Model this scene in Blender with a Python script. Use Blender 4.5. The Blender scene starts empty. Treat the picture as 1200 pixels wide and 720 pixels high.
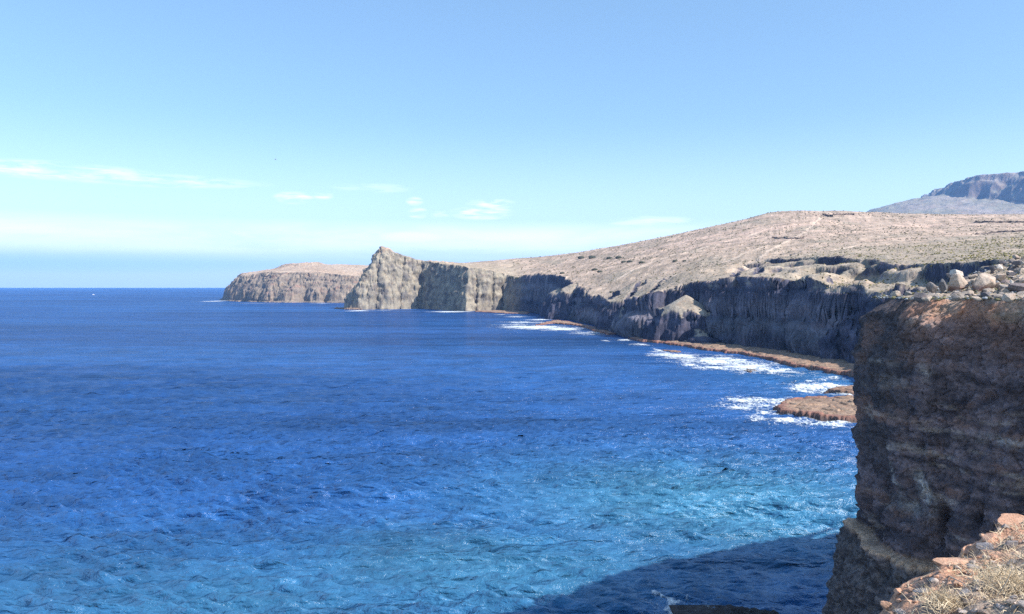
import bpy, math, random
import numpy as np

# ------------------------------------------------------------------ camera, sky, sun, exposure
S = bpy.context.scene
COL = S.collection
H = 40.0            # eye height above the sea, metres
F = 900.0           # focal length in pixels of a 1200 wide picture
HY = 336.0          # horizon row

cam_d = bpy.data.cameras.new("camera")
cam = bpy.data.objects.new("camera", cam_d)
COL.objects.link(cam)
cam.location = (0, 0, H)
cam.rotation_euler = (math.radians(90), 0, 0)
cam_d.sensor_width = 36.0
cam_d.lens = 36.0 * F / 1200.0
cam_d.shift_y = -(360 - HY) / 1200.0
cam_d.clip_start = 0.1
cam_d.clip_end = 120000.0
S.camera = cam

SUN_EL = math.radians(42.0)
SUN_AZ = math.radians(31)      # behind the camera's right shoulder
sd = np.array([math.cos(SUN_EL) * math.cos(SUN_AZ), -math.cos(SUN_EL) * math.sin(SUN_AZ), math.sin(SUN_EL)])

W = bpy.data.worlds.new("World")
S.world = W
W.use_nodes = True
SKY_STRENGTH = 0.13
SUN_STRENGTH = 4.9
EXPOSURE = 0.6

S.view_settings.view_transform = 'Standard'
S.view_settings.look = 'None'
S.view_settings.gamma = 1.0
S.view_settings.use_curve_mapping = False
S.view_settings.exposure = EXPOSURE
S.cycles.use_denoising = False
S.cycles.sample_clamp_direct = 2.5
S.cycles.sample_clamp_indirect = 2.0
S.cycles.max_bounces = 5
S.cycles.diffuse_bounces = 3
S.cycles.glossy_bounces = 3
S.cycles.volume_bounces = 1
S.cycles.transparent_max_bounces = 8


class NT:
    """small helper to wire nodes"""
    def __init__(self, tree):
        self.t = tree
        self.n = tree.nodes
        self.l = tree.links

    def node(self, kind, **kw):
        nd = self.n.new(kind)
        for k, v in kw.items():
            setattr(nd, k, v)
        return nd

    def put(self, sock, v):
        if v is None:
            return
        if hasattr(v, 'is_output'):
            self.l.new(v, sock)
        else:
            sock.default_value = v

    def math(self, op, a, b=None, c=None, clamp=False):
        nd = self.node('ShaderNodeMath', operation=op, use_clamp=clamp)
        for i, v in enumerate((a, b, c)):
            if v is not None:
                self.put(nd.inputs[i], v)
        return nd.outputs[0]

    def noise(self, vec, scale, detail=4, rough=0.55, dist=0.0):
        nd = self.node('ShaderNodeTexNoise')
        self.put(nd.inputs['Vector'], vec)
        nd.inputs['Scale'].default_value = scale
        nd.inputs['Detail'].default_value = detail
        nd.inputs['Roughness'].default_value = rough
        nd.inputs['Distortion'].default_value = dist
        return nd.outputs['Fac']

    def voronoi(self, vec, scale, feature='F1', out='Distance'):
        nd = self.node('ShaderNodeTexVoronoi', feature=feature)
        self.put(nd.inputs['Vector'], vec)
        nd.inputs['Scale'].default_value = scale
        return nd.outputs[out]

    def mapping(self, vec, scale=(1, 1, 1), rot=(0, 0, 0), loc=(0, 0, 0)):
        nd = self.node('ShaderNodeMapping')
        self.put(nd.inputs['Vector'], vec)
        nd.inputs['Scale'].default_value = scale
        nd.inputs['Rotation'].default_value = rot
        nd.inputs['Location'].default_value = loc
        return nd.outputs[0]

    def rng(self, v, a, b, c=0.0, d=1.0, smooth=True):
        nd = self.node('ShaderNodeMapRange', interpolation_type='SMOOTHSTEP' if smooth else 'LINEAR')
        self.put(nd.inputs['Value'], v)
        for k, x in zip(('From Min', 'From Max', 'To Min', 'To Max'), (a, b, c, d)):
            nd.inputs[k].default_value = x
        return nd.outputs[0]

    def mix(self, fac, a, b, mode='MIX'):
        nd = self.node('ShaderNodeMix', data_type='RGBA', blend_type=mode)
        self.put(nd.inputs[0], fac)
        self.put(nd.inputs[6], a if hasattr(a, 'is_output') else (*a, 1.0))
        self.put(nd.inputs[7], b if hasattr(b, 'is_output') else (*b, 1.0))
        return nd.outputs[2]

    def ramp(self, fac, stops):
        nd = self.node('ShaderNodeValToRGB')
        self.put(nd.inputs[0], fac)
        e = nd.color_ramp.elements
        while len(e) < len(stops):
            e.new(0.5)
        for i, (p, c) in enumerate(stops):
            e[i].position = p
            e[i].color = (*c, 1.0)
        return nd.outputs[0]

    def bump(self, h, strength, dist, normal=None):
        nd = self.node('ShaderNodeBump')
        self.put(nd.inputs['Height'], h)
        nd.inputs['Strength'].default_value = strength
        nd.inputs['Distance'].default_value = dist
        if normal is not None:
            self.put(nd.inputs['Normal'], normal)
        return nd.outputs[0]


# ---- sky: Nishita daylight with thin clouds low over the sea
def build_world():
    t = NT(W.node_tree)
    t.n.clear()
    out = t.node('ShaderNodeOutputWorld')
    bg = t.node('ShaderNodeBackground')
    sky = t.node('ShaderNodeTexSky', sky_type='NISHITA')
    sky.sun_disc = False
    sky.sun_elevation = SUN_EL
    # sky rotation 0 puts the sun over +Y, turning clockwise seen from above
    sky.sun_rotation = math.radians(90) + SUN_AZ
    sky.altitude = 0.0
    sky.air_density = 1.0
    sky.dust_density = 0.6
    sky.ozone_density = 2.2
    tc = t.node('ShaderNodeTexCoord').outputs['Generated']
    sep = t.node('ShaderNodeSeparateXYZ')
    t.put(sep.inputs[0], tc)
    x, y, z = sep.outputs
    az = t.math('ARCTAN2', x, y)
    el = t.math('ARCSINE', z)
    comb = t.node('ShaderNodeCombineXYZ')
    t.put(comb.inputs[0], az)
    t.put(comb.inputs[1], t.math('MULTIPLY', el, 7.0))
    v = comb.outputs[0]
    # broad milky layer between 2.5 and 4.5 degrees
    lay = t.math('MULTIPLY', t.rng(el, 0.026, 0.048), t.rng(el, 0.088, 0.062))
    n1 = t.noise(v, 3.2, 5, 0.6, 0.4)
    layer = t.math('MULTIPLY', lay, t.rng(n1, 0.32, 0.62, 0.35, 1.0))
    # a lens of brighter cloud
    def wisp(pa, pe, ra, re, amt):
        da = t.math('DIVIDE', t.math('SUBTRACT', az, pa), ra)
        de = t.math('DIVIDE', t.math('SUBTRACT', el, pe), re)
        r2 = t.math('ADD', t.math('MULTIPLY', da, da), t.math('MULTIPLY', de, de))
        return t.rng(r2, 1.0, 0.0, 0.0, amt)
    n2 = t.noise(v, 22.0, 5, 0.62, 0.3)
    grain = t.rng(n2, 0.38, 0.66)
    grain2 = t.rng(t.noise(t.mapping(v, loc=(3, 1, 0)), 11.0, 5, 0.6, 0.5), 0.36, 0.64)
    tot = layer
    def P(px, py):
        u = (px - 600) / F
        a = math.atan(u)
        return a, math.atan((HY - py) / F * math.cos(a))
    for (px, py, rx, ry, amt, g) in (
            (60, 200, 130, 11, 0.62, grain), (160, 210, 150, 9, 0.5, grain), (345, 232, 26, 8, 1.0, grain), (378, 229, 14, 7, 0.7, grain),
            (565, 250, 44, 9, 1.0, grain), (575, 239, 34, 7, 0.8, grain), (490, 250, 14, 8, 0.9, grain), (486, 236, 12, 6, 0.7, grain),
            (515, 252, 14, 5, 0.6, grain), (440, 221, 60, 7, 0.25, grain), (760, 260, 60, 8, 0.6, grain2),
            (485, 279, 66, 11, 1.0, None), (560, 287, 150, 10, 0.9, None), (250, 277, 420, 11, 0.6, grain2),
            (650, 295, 120, 9, 0.7, None)):
        a, e = P(px, py)
        w = wisp(a, e, rx / F, ry / F, amt)
        if g is not None:
            w = t.math('MULTIPLY', w, g)
        tot = t.math('MAXIMUM', tot, w)
    tot = t.math('MULTIPLY', tot, 0.9, clamp=True)
    # pale marine air close to the horizon
    hz = t.rng(el, 0.22, -0.01, 0.0, 0.62)
    hs = t.node('ShaderNodeHueSaturation')
    hs.inputs['Saturation'].default_value = 1.15
    t.put(hs.inputs['Color'], sky.outputs[0])
    col = t.mix(hz, hs.outputs[0], (6.1, 7.4, 8.0))
    col = t.mix(0.13, col, (5.0, 7.3, 8.7))
    # grey-blue far bank low on the left
    a, e = P(90, 305)
    bank = t.math('MULTIPLY', wisp(a, e, 330 / F, 16 / F, 0.55), t.rng(n1, 0.30, 0.58))
    col = t.mix(bank, col, (4.0, 5.9, 7.9))
    col = t.mix(tot, col, (8.6, 9.2, 9.5))
    t.put(bg.inputs[0], col)
    bg.inputs[1].default_value = SKY_STRENGTH
    t.l.new(bg.outputs[0], out.inputs[0])


build_world()

sun_d = bpy.data.lights.new("sun", 'SUN')
sun_d.energy = SUN_STRENGTH
sun_d.angle = math.radians(0.53)
sun_d.color = (1.0, 0.945, 0.87)
sun = bpy.data.objects.new("sun", sun_d)
COL.objects.link(sun)
from mathutils import Vector
sun.rotation_euler = Vector((-sd[0], -sd[1], -sd[2])).to_track_quat('-Z', 'Y').to_euler()
sun.location = (60, -20, 120)

rng = np.random.default_rng(11)
random.seed(5)

# ------------------------------------------------------------------ numeric helpers
_perm = np.random.default_rng(3).permutation(256).astype(np.int32)
_perm = np.concatenate([_perm, _perm, _perm])
_g = np.random.default_rng(4).normal(size=(256, 3)).astype(np.float32)
_g /= np.linalg.norm(_g, axis=1)[:, None]


def pn(x, y, z=0.0):
    """gradient noise, about -0.7..0.7"""
    x, y, z = np.broadcast_arrays(np.asarray(x, np.float64), y, z)
    sh = x.shape
    x, y, z = x.ravel(), y.ravel(), z.ravel()
    xi, yi, zi = np.floor(x), np.floor(y), np.floor(z)
    fx, fy, fz = (x - xi).astype(np.float32), (y - yi).astype(np.float32), (z - zi).astype(np.float32)
    xi, yi, zi = xi.astype(np.int64) & 255, yi.astype(np.int64) & 255, zi.astype(np.int64) & 255
    u, v, w = (f * f * f * (f * (f * 6 - 15) + 10) for f in (fx, fy, fz))
    res = 0
    for dx in (0, 1):
        a = _perm[xi + dx]
        wx = u if dx else 1 - u
        for dy in (0, 1):
            b = _perm[a + ((yi + dy) & 255)]
            wy = v if dy else 1 - v
            for dz in (0, 1):
                g = _g[_perm[b + ((zi + dz) & 255)]]
                wz = w if dz else 1 - w
                res = res + wx * wy * wz * (g[:, 0] * (fx - dx) + g[:, 1] * (fy - dy) + g[:, 2] * (fz - dz))
    return np.asarray(res, np.float64).reshape(sh) * 1.3


def fbm(x, y, z=0.0, oct=5, lac=2.03, gain=0.5, ridged=False):
    x, y, z = np.asarray(x, float), np.asarray(y, float), np.asarray(z, float)
    s, a, f, tot = 0, 1.0, 1.0, 0.0
    for i in range(oct):
        n = pn(x * f + i * 17.3, y * f + i * 9.1, z * f - i * 5.7)
        if ridged:
            n = 1 - 2 * np.abs(n)
        s = s + a * n
        tot += a
        a *= gain
        f *= lac
    return s / tot


def cells(x, y, z, seed=0):
    """cellular noise: nearest distance, second distance, random value of the cell"""
    x, y, z = np.broadcast_arrays(np.asarray(x, float), y, z)
    sh = x.shape
    x, y, z = x.ravel(), y.ravel(), z.ravel()
    xi, yi, zi = np.floor(x).astype(np.int64), np.floor(y).astype(np.int64), np.floor(z).astype(np.int64)
    f1 = np.full(x.shape, 9.0)
    f2 = np.full(x.shape, 9.0)
    cid = np.zeros(x.shape)
    r = np.random.default_rng(77 + seed).random((256, 4))
    for dx in (-1, 0, 1):
        for dy in (-1, 0, 1):
            for dz in (-1, 0, 1):
                h = _perm[_perm[_perm[(xi + dx) & 255] + ((yi + dy) & 255)] + ((zi + dz) & 255)]
                q = r[h]
                d = (xi + dx + q[:, 0] - x) ** 2 + (yi + dy + q[:, 1] - y) ** 2 + (zi + dz + q[:, 2] - z) ** 2
                near = d < f1
                f2 = np.where(near, f1, np.minimum(f2, d))
                cid = np.where(near, q[:, 3], cid)
                f1 = np.where(near, d, f1)
    return np.sqrt(f1).reshape(sh), np.sqrt(f2).reshape(sh), cid.reshape(sh)


def sm(a, b, x):
    t = np.clip((x - a) / (b - a), 0, 1)
    return t * t * (3 - 2 * t)


def ray(px, py, D):
    """the point at depth D that stands behind a spot of the photograph"""
    return np.array([(px - 600) / F * D, D, H + (HY - py) / F * D])


def plan(px, D):
    return ((px - 600) / F * D, D)


def sdist(poly, x, y):
    """signed distance to a closed polygon, positive inside; also the position along it"""
    P = np.asarray(poly, float)
    Q = np.roll(P, -1, axis=0)
    best = np.full(x.shape, 1e18)
    par = np.zeros(x.shape)
    inside = np.zeros(x.shape, bool)
    for i in range(len(P)):
        ax, ay = P[i]
        bx, by = Q[i]
        dx, dy = bx - ax, by - ay
        t = np.clip(((x - ax) * dx + (y - ay) * dy) / (dx * dx + dy * dy), 0, 1)
        d = (x - ax - t * dx) ** 2 + (y - ay - t * dy) ** 2
        m = d < best
        best = np.where(m, d, best)
        par = np.where(m, i + t, par)
        c = ((ay > y) != (by > y)) & (x < (bx - ax) * (y - ay) / (by - ay + 1e-12) + ax)
        inside ^= c
    return np.where(inside, 1, -1) * np.sqrt(best), par


class RBF:
    """surface through scattered heights"""
    def __init__(self, pts, s=300.0):
        self.p = np.asarray(pts, float)
        self.s = s
        P = self.p[:, :2] / s
        n = len(P)
        A = np.linalg.norm(P[:, None] - P[None], axis=2)
        T = np.c_[np.ones(n), P]
        M = np.block([[A, T], [T.T, np.zeros((3, 3))]])
        self.w = np.linalg.lstsq(M, np.r_[self.p[:, 2], 0, 0, 0], rcond=None)[0]

    def __call__(self, x, y):
        x, y = np.asarray(x, float), np.asarray(y, float)
        r = np.zeros(x.shape)
        for (a, b), w in zip(self.p[:, :2], self.w):
            r += w * np.sqrt((x - a) ** 2 + (y - b) ** 2) / self.s
        n = len(self.p)
        return r + self.w[n] + self.w[n + 1] * x / self.s + self.w[n + 2] * y / self.s


# ------------------------------------------------------------------ mesh helpers
def tag(o, label=None, cat=None, group=None, kind=None):
    if label: o['label'] = label
    if cat: o['category'] = cat
    if group: o['group'] = group
    if kind: o['kind'] = kind
    return o


def mesh_from(name, V, Fc, mat, col=None, smooth=True, parent=None, attrs=None):
    V = np.asarray(V, np.float32)
    Fc = np.asarray(Fc, np.int32)
    k = Fc.shape[1]
    me = bpy.data.meshes.new(name)
    me.vertices.add(len(V))
    me.vertices.foreach_set('co', V.ravel())
    me.loops.add(Fc.size)
    me.loops.foreach_set('vertex_index', Fc.ravel())
    me.polygons.add(len(Fc))
    me.polygons.foreach_set('loop_start', np.arange(0, Fc.size, k, dtype=np.int32))
    me.polygons.foreach_set('use_smooth', np.full(len(Fc), smooth))
    if col is not None:
        at = me.color_attributes.new('col', 'FLOAT_COLOR', 'POINT')
        c = np.ones((len(V), 4), np.float32)
        c[:, :3] = np.asarray(col).reshape(-1, 3)
        at.data.foreach_set('color', c.ravel())
    for an, av in (attrs or {}).items():
        at = me.attributes.new(an, 'FLOAT', 'POINT')
        at.data.foreach_set('value', np.asarray(av, np.float32).ravel())
    me.update(calc_edges=True)
    me.validate()
    if mat: me.materials.append(mat)
    o = bpy.data.objects.new(name, me)
    COL.objects.link(o)
    if parent: o.parent = parent
    return o


def grid_faces(r, c, keep=None):
    i = np.arange(r * c).reshape(r, c)
    q = np.stack([i[:-1, :-1], i[:-1, 1:], i[1:, 1:], i[1:, :-1]], -1)
    if keep is not None:
        q = q[keep]
    return q.reshape(-1, 4)


def compact(V, Fc, *arrs):
    used = np.zeros(len(V), bool)
    used[Fc.ravel()] = True
    ix = np.cumsum(used) - 1
    return (V[used], ix[Fc]) + tuple(a[used] for a in arrs)


def grid_mesh(name, P, mat, col=None, keep=None, flip=False, attrs=None):
    r, c = P.shape[:2]
    Fc = grid_faces(r, c, keep)
    if flip: Fc = Fc[:, ::-1]
    V = P.reshape(-1, 3)
    cc = np.zeros((len(V), 3)) if col is None else col.reshape(-1, 3)
    V, Fc, cc = compact(V, Fc, cc)
    return mesh_from(name, V, Fc, mat, cc if col is not None else None, attrs=attrs)


def lerp(a, b, t):
    t = np.asarray(t)[..., None]
    return np.asarray(a) * (1 - t) + np.asarray(b) * t


# ------------------------------------------------------------------ materials
def rock_material(name, fine, bump_d, rough=0.92, var=0.45, fine2=None, bump_s=1.0, vcell=0.0):
    m = bpy.data.materials.new(name)
    m.use_nodes = True
    t = NT(m.node_tree)
    bs = t.n['Principled BSDF']
    pos = t.node('ShaderNodeNewGeometry').outputs['Position']
    at = t.node('ShaderNodeAttribute', attribute_name='col')
    n1 = t.noise(pos, fine, 6, 0.68)
    n2 = t.noise(t.mapping(pos, scale=(1, 1, 1.8), loc=(31, 7, 2)), fine2 or fine * 0.22, 5, 0.6, 0.3)
    f = t.math('ADD', t.rng(n1, 0.25, 0.75, 1 - var, 1 + var, False), t.rng(n2, 0.3, 0.7, -var * 0.6, var * 0.6, False))
    comb = t.node('ShaderNodeCombineColor')
    for i in range(3): t.put(comb.inputs[i], f)
    c = t.mix(1.0, at.outputs['Color'], comb.outputs[0], 'MULTIPLY')
    # warm and cool mineral tints
    n3 = t.noise(t.mapping(pos, loc=(5, 50, 9)), fine * 0.45, 4, 0.6)
    c = t.mix(t.rng(n3, 0.52, 0.72, 0.0, 0.35), c, t.mix(1.0, c, (1.25, 0.86, 0.66), 'MULTIPLY'))
    c = t.mix(t.rng(n3, 0.46, 0.30, 0.0, 0.35), c, t.mix(1.0, c, (0.88, 0.98, 1.1), 'MULTIPLY'))
    t.put(bs.inputs['Base Color'], c)
    bs.inputs['Roughness'].default_value = rough
    bs.inputs['Specular IOR Level'].default_value = 0.2
    h = n1
    if vcell:
        h = t.math('ADD', n1, t.math('MULTIPLY', t.voronoi(pos, vcell), 0.8))
    t.put(bs.inputs['Normal'], t.bump(h, bump_s, bump_d))
    return m


M_far = rock_material('distant_rock_and_soil', 0.16, 3.0, var=0.3)
M_bay = rock_material('bay_rock_and_soil', 0.5, 0.7, var=0.4, fine2=0.09)
M_mount = rock_material('mountain_rock', 0.02, 18.0, var=0.25)
M_near = rock_material('basalt_and_ash', 3.0, 0.32, var=0.55, fine2=0.4)
M_soil = rock_material('crumbly_red_soil', 26.0, 0.03, var=0.5, fine2=4.0, vcell=22)
M_stone = rock_material('boulder_stone', 4.5, 0.10, var=0.35, fine2=1.2)
M_pebble = rock_material('loose_stone', 40.0, 0.012, var=0.4, fine2=8)
M_shelf = rock_material('tidal_rock', 0.9, 0.5, rough=0.75, var=0.5, fine2=0.2)


def sea_material():
    m = bpy.data.materials.new('sea_water')
    m.use_nodes = True
    t = NT(m.node_tree)
    bs = t.n['Principled BSDF']
    pos = t.node('ShaderNodeNewGeometry').outputs['Position']
    at = t.node('ShaderNodeAttribute', attribute_name='col')
    # wind streaks and cat's paws
    n = t.noise(t.mapping(pos, scale=(0.10, 1, 1), rot=(0, 0, 0.06)), 0.010, 9, 0.72, 0.4)
    nf = t.noise(t.mapping(pos, scale=(0.75, 0.8, 1), loc=(9, 4, 0)), 0.055, 6, 0.8, 0.2)  # light and dark of tilted wave facets, put into the water colour
    comb = t.node('ShaderNodeCombineColor')
    f = t.math('MULTIPLY', t.rng(n, 0.30, 0.70, 0.60, 1.40, False), t.rng(nf, 0.32, 0.68, 0.70, 1.30, False))
    for i in range(3): t.put(comb.inputs[i], f)
    c = t.mix(1.0, at.outputs['Color'], comb.outputs[0], 'MULTIPLY')
    w1 = t.noise(t.mapping(pos, scale=(0.6, 1.0, 1), rot=(0, 0, 0.2)), 0.75, 4, 0.65, 0.3)
    w2 = t.noise(t.mapping(pos, scale=(0.6, 1.0, 1), rot=(0, 0, -0.3)), 2.6, 4, 0.6, 0.3)
    w3 = t.noise(t.mapping(pos, scale=(0.4, 1.0, 1), rot=(0, 0, 0.1)), 0.22, 3, 0.6, 0.2)
    w4 = t.noise(t.mapping(pos, scale=(0.15, 1.0, 1)), 0.03, 6, 0.7, 0.3)
    w5 = t.noise(t.mapping(pos, scale=(0.22, 1.0, 1)), 0.009, 5, 0.7, 0.2)
    w6 = t.noise(t.mapping(pos, scale=(0.3, 1.0, 1), rot=(0, 0, -0.08)), 0.085, 4, 0.65, 0.2)
    b = t.bump(w5, 0.8, 26.0)
    b = t.bump(w4, 0.8, 9.0, b)
    b = t.bump(w6, 0.8, 2.6, b)
    b = t.bump(w3, 0.9, 1.2, b)
    b = t.bump(w1, 1.0, 0.62, b)
    b = t.bump(w2, 0.9, 0.16, b)
    dif = t.node('ShaderNodeBsdfDiffuse')
    t.put(dif.inputs['Color'], c)
    t.put(dif.inputs['Normal'], b)
    gl = t.node('ShaderNodeBsdfGlossy')
    gl.inputs['Color'].default_value = (1, 1, 1, 1)
    t.put(gl.inputs['Roughness'], t.rng(n, 0.3, 0.7, 0.14, 0.26))
    t.put(gl.inputs['Normal'], b)
    fr = t.node('ShaderNodeFresnel')
    fr.inputs['IOR'].default_value = 1.333
    t.put(fr.inputs['Normal'], b)
    mx = t.node('ShaderNodeMixShader')
    t.put(mx.inputs[0], t.math('MINIMUM', fr.outputs[0], 0.17))
    t.l.new(dif.outputs[0], mx.inputs[1])
    t.l.new(gl.outputs[0], mx.inputs[2])
    out = [x for x in t.n if x.type == 'OUTPUT_MATERIAL'][0]
    t.l.new(mx.outputs[0], out.inputs['Surface'])
    t.n.remove(bs)
    return m


M_sea = sea_material()


def foam_material():
    m = bpy.data.materials.new('sea_foam')
    m.use_nodes = True
    t = NT(m.node_tree)
    bs = t.n['Principled BSDF']
    pos = t.node('ShaderNodeNewGeometry').outputs['Position']
    at = t.node('ShaderNodeAttribute', attribute_name='foam').outputs['Fac']
    n = t.noise(t.mapping(pos, scale=(0.6, 0.8, 1)), 1.1, 6, 0.74, 0.6)
    v = t.voronoi(t.mapping(pos, scale=(1, 0.6, 1)), 0.7, 'DISTANCE_TO_EDGE')
    lace = t.rng(v, 0.16, 0.0, 0.0, 0.22)
    a = t.math('ADD', t.math('ADD', at, t.math('MULTIPLY', t.math('SUBTRACT', n, 0.5), 1.5)), lace)
    t.put(bs.inputs['Alpha'], t.rng(a, 0.38, 1.15, 0.0, 0.95))
    t.put(bs.inputs['Base Color'], t.mix(t.rng(n, 0.35, 0.6), (0.60, 0.72, 0.79), (0.84, 0.87, 0.88)))
    bs.inputs['Roughness'].default_value = 0.8
    t.put(bs.inputs['Normal'], t.bump(n, 0.8, 0.3))
    return m


M_foam = foam_material()


def plain(name, c, rough=0.8, var=0.25, scale=8.0, c2=None):
    m = bpy.data.materials.new(name)
    m.use_nodes = True
    t = NT(m.node_tree)
    bs = t.n['Principled BSDF']
    pos = t.node('ShaderNodeNewGeometry').outputs['Position']
    n = t.noise(pos, scale, 4, 0.6)
    a = tuple(x * (1 - var) for x in c)
    b = tuple(min(1, x * (1 + var)) for x in (c2 or c))
    t.put(bs.inputs['Base Color'], t.mix(t.rng(n, 0.35, 0.65), a, b))
    bs.inputs['Roughness'].default_value = rough
    return m


M_scrub = plain('scrub_leaf', (0.085, 0.085, 0.045), 0.9, 0.5, 0.35, (0.14, 0.125, 0.06))
M_scrub_y = plain('yellow_scrub', (0.22, 0.19, 0.06), 0.9, 0.4, 0.5)
M_bush = plain('dark_bush', (0.055, 0.06, 0.04), 0.9, 0.35, 1.0)
M_grass = plain('dry_straw', (0.50, 0.37, 0.22), 0.8, 0.4, 6.0, (0.62, 0.50, 0.34))
M_twig = plain('dry_twig_bark', (0.42, 0.34, 0.25), 0.85, 0.3, 14.0)
M_white = plain('white_gelcoat', (0.8, 0.8, 0.8), 0.3, 0.03, 1.0)
M_glass = plain('dark_glass', (0.03, 0.04, 0.05), 0.1, 0.05, 1.0)
M_bird = plain('gull_feathers', (0.30, 0.31, 0.33), 0.8, 0.1, 10.0)
M_bank = plain('dark_stone_bank', (0.10, 0.075, 0.065), 0.95, 0.4, 0.6)

# ------------------------------------------------------------------ the sea
_wr = np.random.default_rng(21)
WAVES = []
for lam, amp, n in ((26, 0.05, 5), (13, 0.045, 7), (7.5, 0.085, 12), (5, 0.095, 15), (3.2, 0.085, 17), (2.1, 0.045, 15), (1.4, 0.013, 10)):
    for i in range(n):
        l = lam * _wr.uniform(0.75, 1.3)
        a = math.radians(-97) + _wr.normal(0, 0.36)
        WAVES.append((2 * math.pi / l * math.cos(a), 2 * math.pi / l * math.sin(a), amp * _wr.uniform(0.7, 1.3), _wr.uniform(0, 6.283), l))


def wave(x, y):
    D = np.maximum(y, 20)
    step = np.maximum(D * D / (H * F) * 0.8, D * 1.6 / F)
    gust = 0.75 + 0.7 * sm(-0.35, 0.45, fbm(x / 70, y / 110, 3.1, 3))
    z = np.zeros(x.shape)
    for kx, ky, a, ph, l in WAVES:
        s = np.sin(kx * x + ky * y + ph)
        s = 1 - 2 * np.sqrt(np.maximum(0, 0.5 - 0.5 * s) + 0.02) if l < 9 else s    # peaked crests
        z += a * s * sm(1.7, 2.5, l / step)
    return z * gust


def build_sea():
    py = np.concatenate([np.array([1500, 1100, 900, 820, 770]), np.arange(742, 337.9, -0.78), np.array([337.5])])
    px = np.concatenate([[-4000, -2200, -1300, -800, -450, -250], np.arange(-120, 1075, 1.6), [1100, 1160, 1260, 1500, 2000, 3000]])
    D = H * F / (py - HY)
    Y = np.repeat(D[:, None], len(px), 1)
    X = (px[None] - 600) / F * Y
    Z = wave(X, Y)
    Z[D > 900] = 0
    # water colour: deep blue out at sea, turquoise over the pale sand off the cliff
    q = fbm(X / 60, Y / 90, 1.7, 4)
    sand = np.exp(-(((X - 42) / 46) ** 2 + ((Y - 150) / 42) ** 2)) * 1.0
    sand = np.maximum(sand, 0.75 * np.exp(-(((X - 0) / 45) ** 2 + ((Y - 112) / 24) ** 2)))
    sand = np.maximum(sand, 0.62 * np.exp(-(((X + 40) / 75) ** 2 + ((Y - 98) / 30) ** 2)))
    sand = np.clip(sand + q * 0.35 * sm(0.05, 0.4, sand), 0, 1)
    deep = lerp((0.016, 0.083, 0.262), (0.009, 0.050, 0.178), sm(-0.35, 0.35, fbm(X / 700, Y / 260, 8.8, 4) + 0.5 * fbm(X / 160, Y / 130, 4.8, 3)))
    col = lerp(deep, (0.045, 0.185, 0.315), sand)
    reef = 0.7 * np.exp(-(((X - 150) / 45) ** 2)) * sm(200, 260, Y) * sm(460, 330, Y)
    col = lerp(col, (0.03, 0.14, 0.30), np.clip(reef, 0, 1))
    o = grid_mesh('sea', np.stack([X, Y, Z], -1), M_sea, col, flip=True)
    tag(o, 'wide blue sea with short wind waves reaching the horizon', 'sea', kind='structure')
    return o


build_sea()


# ------------------------------------------------------------------ terrain helpers
def slope_of(X, Y, Z):
    """steepness of a surface grid from its normals: 0 flat .. 1 upright"""
    P = np.stack([X, Y, Z], -1)
    a = np.gradient(P, axis=0)
    b = np.gradient(P, axis=1)
    n = np.cross(a, b)
    n /= np.linalg.norm(n, axis=2, keepdims=True) + 1e-12
    return 1 - np.abs(n[..., 2])


def prof(d, pts):
    p = np.asarray(pts, float)
    return np.interp(d, p[:, 0], p[:, 1])


SOIL = np.array((0.42, 0.315, 0.245))
SOIL2 = np.array((0.50, 0.375, 0.29))
SOIL3 = np.array((0.30, 0.255, 0.195))
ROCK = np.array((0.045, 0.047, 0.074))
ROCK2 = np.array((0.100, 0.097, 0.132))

# ---- main coast: plan line of the cliff foot
foot = [plan(404, 1352), plan(420, 1330), plan(455, 1345), plan(493, 1385), plan(508, 1345), plan(530, 1280), plan(546, 1240), plan(562, 1262), plan(592, 1285),
        plan(600, 1262), plan(622, 1150), plan(645, 1020), plan(668, 905), plan(690, 800), plan(708, 700), plan(733, 592), plan(765, 575),
        plan(800, 546), plan(835, 520), plan(858, 492), plan(885, 466), plan(915, 440), plan(940, 418), plan(975, 396), plan(1003, 374), plan(1060, 335), plan(1100, 300),
        plan(1150, 262), (190, 200), (230, 150), (420, 120), (1500, 200), (2600, 1500), (2000, 3200), (300, 3200), plan(560, 2300), plan(520, 1800), plan(475, 1560), plan(436, 1440)]

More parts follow.
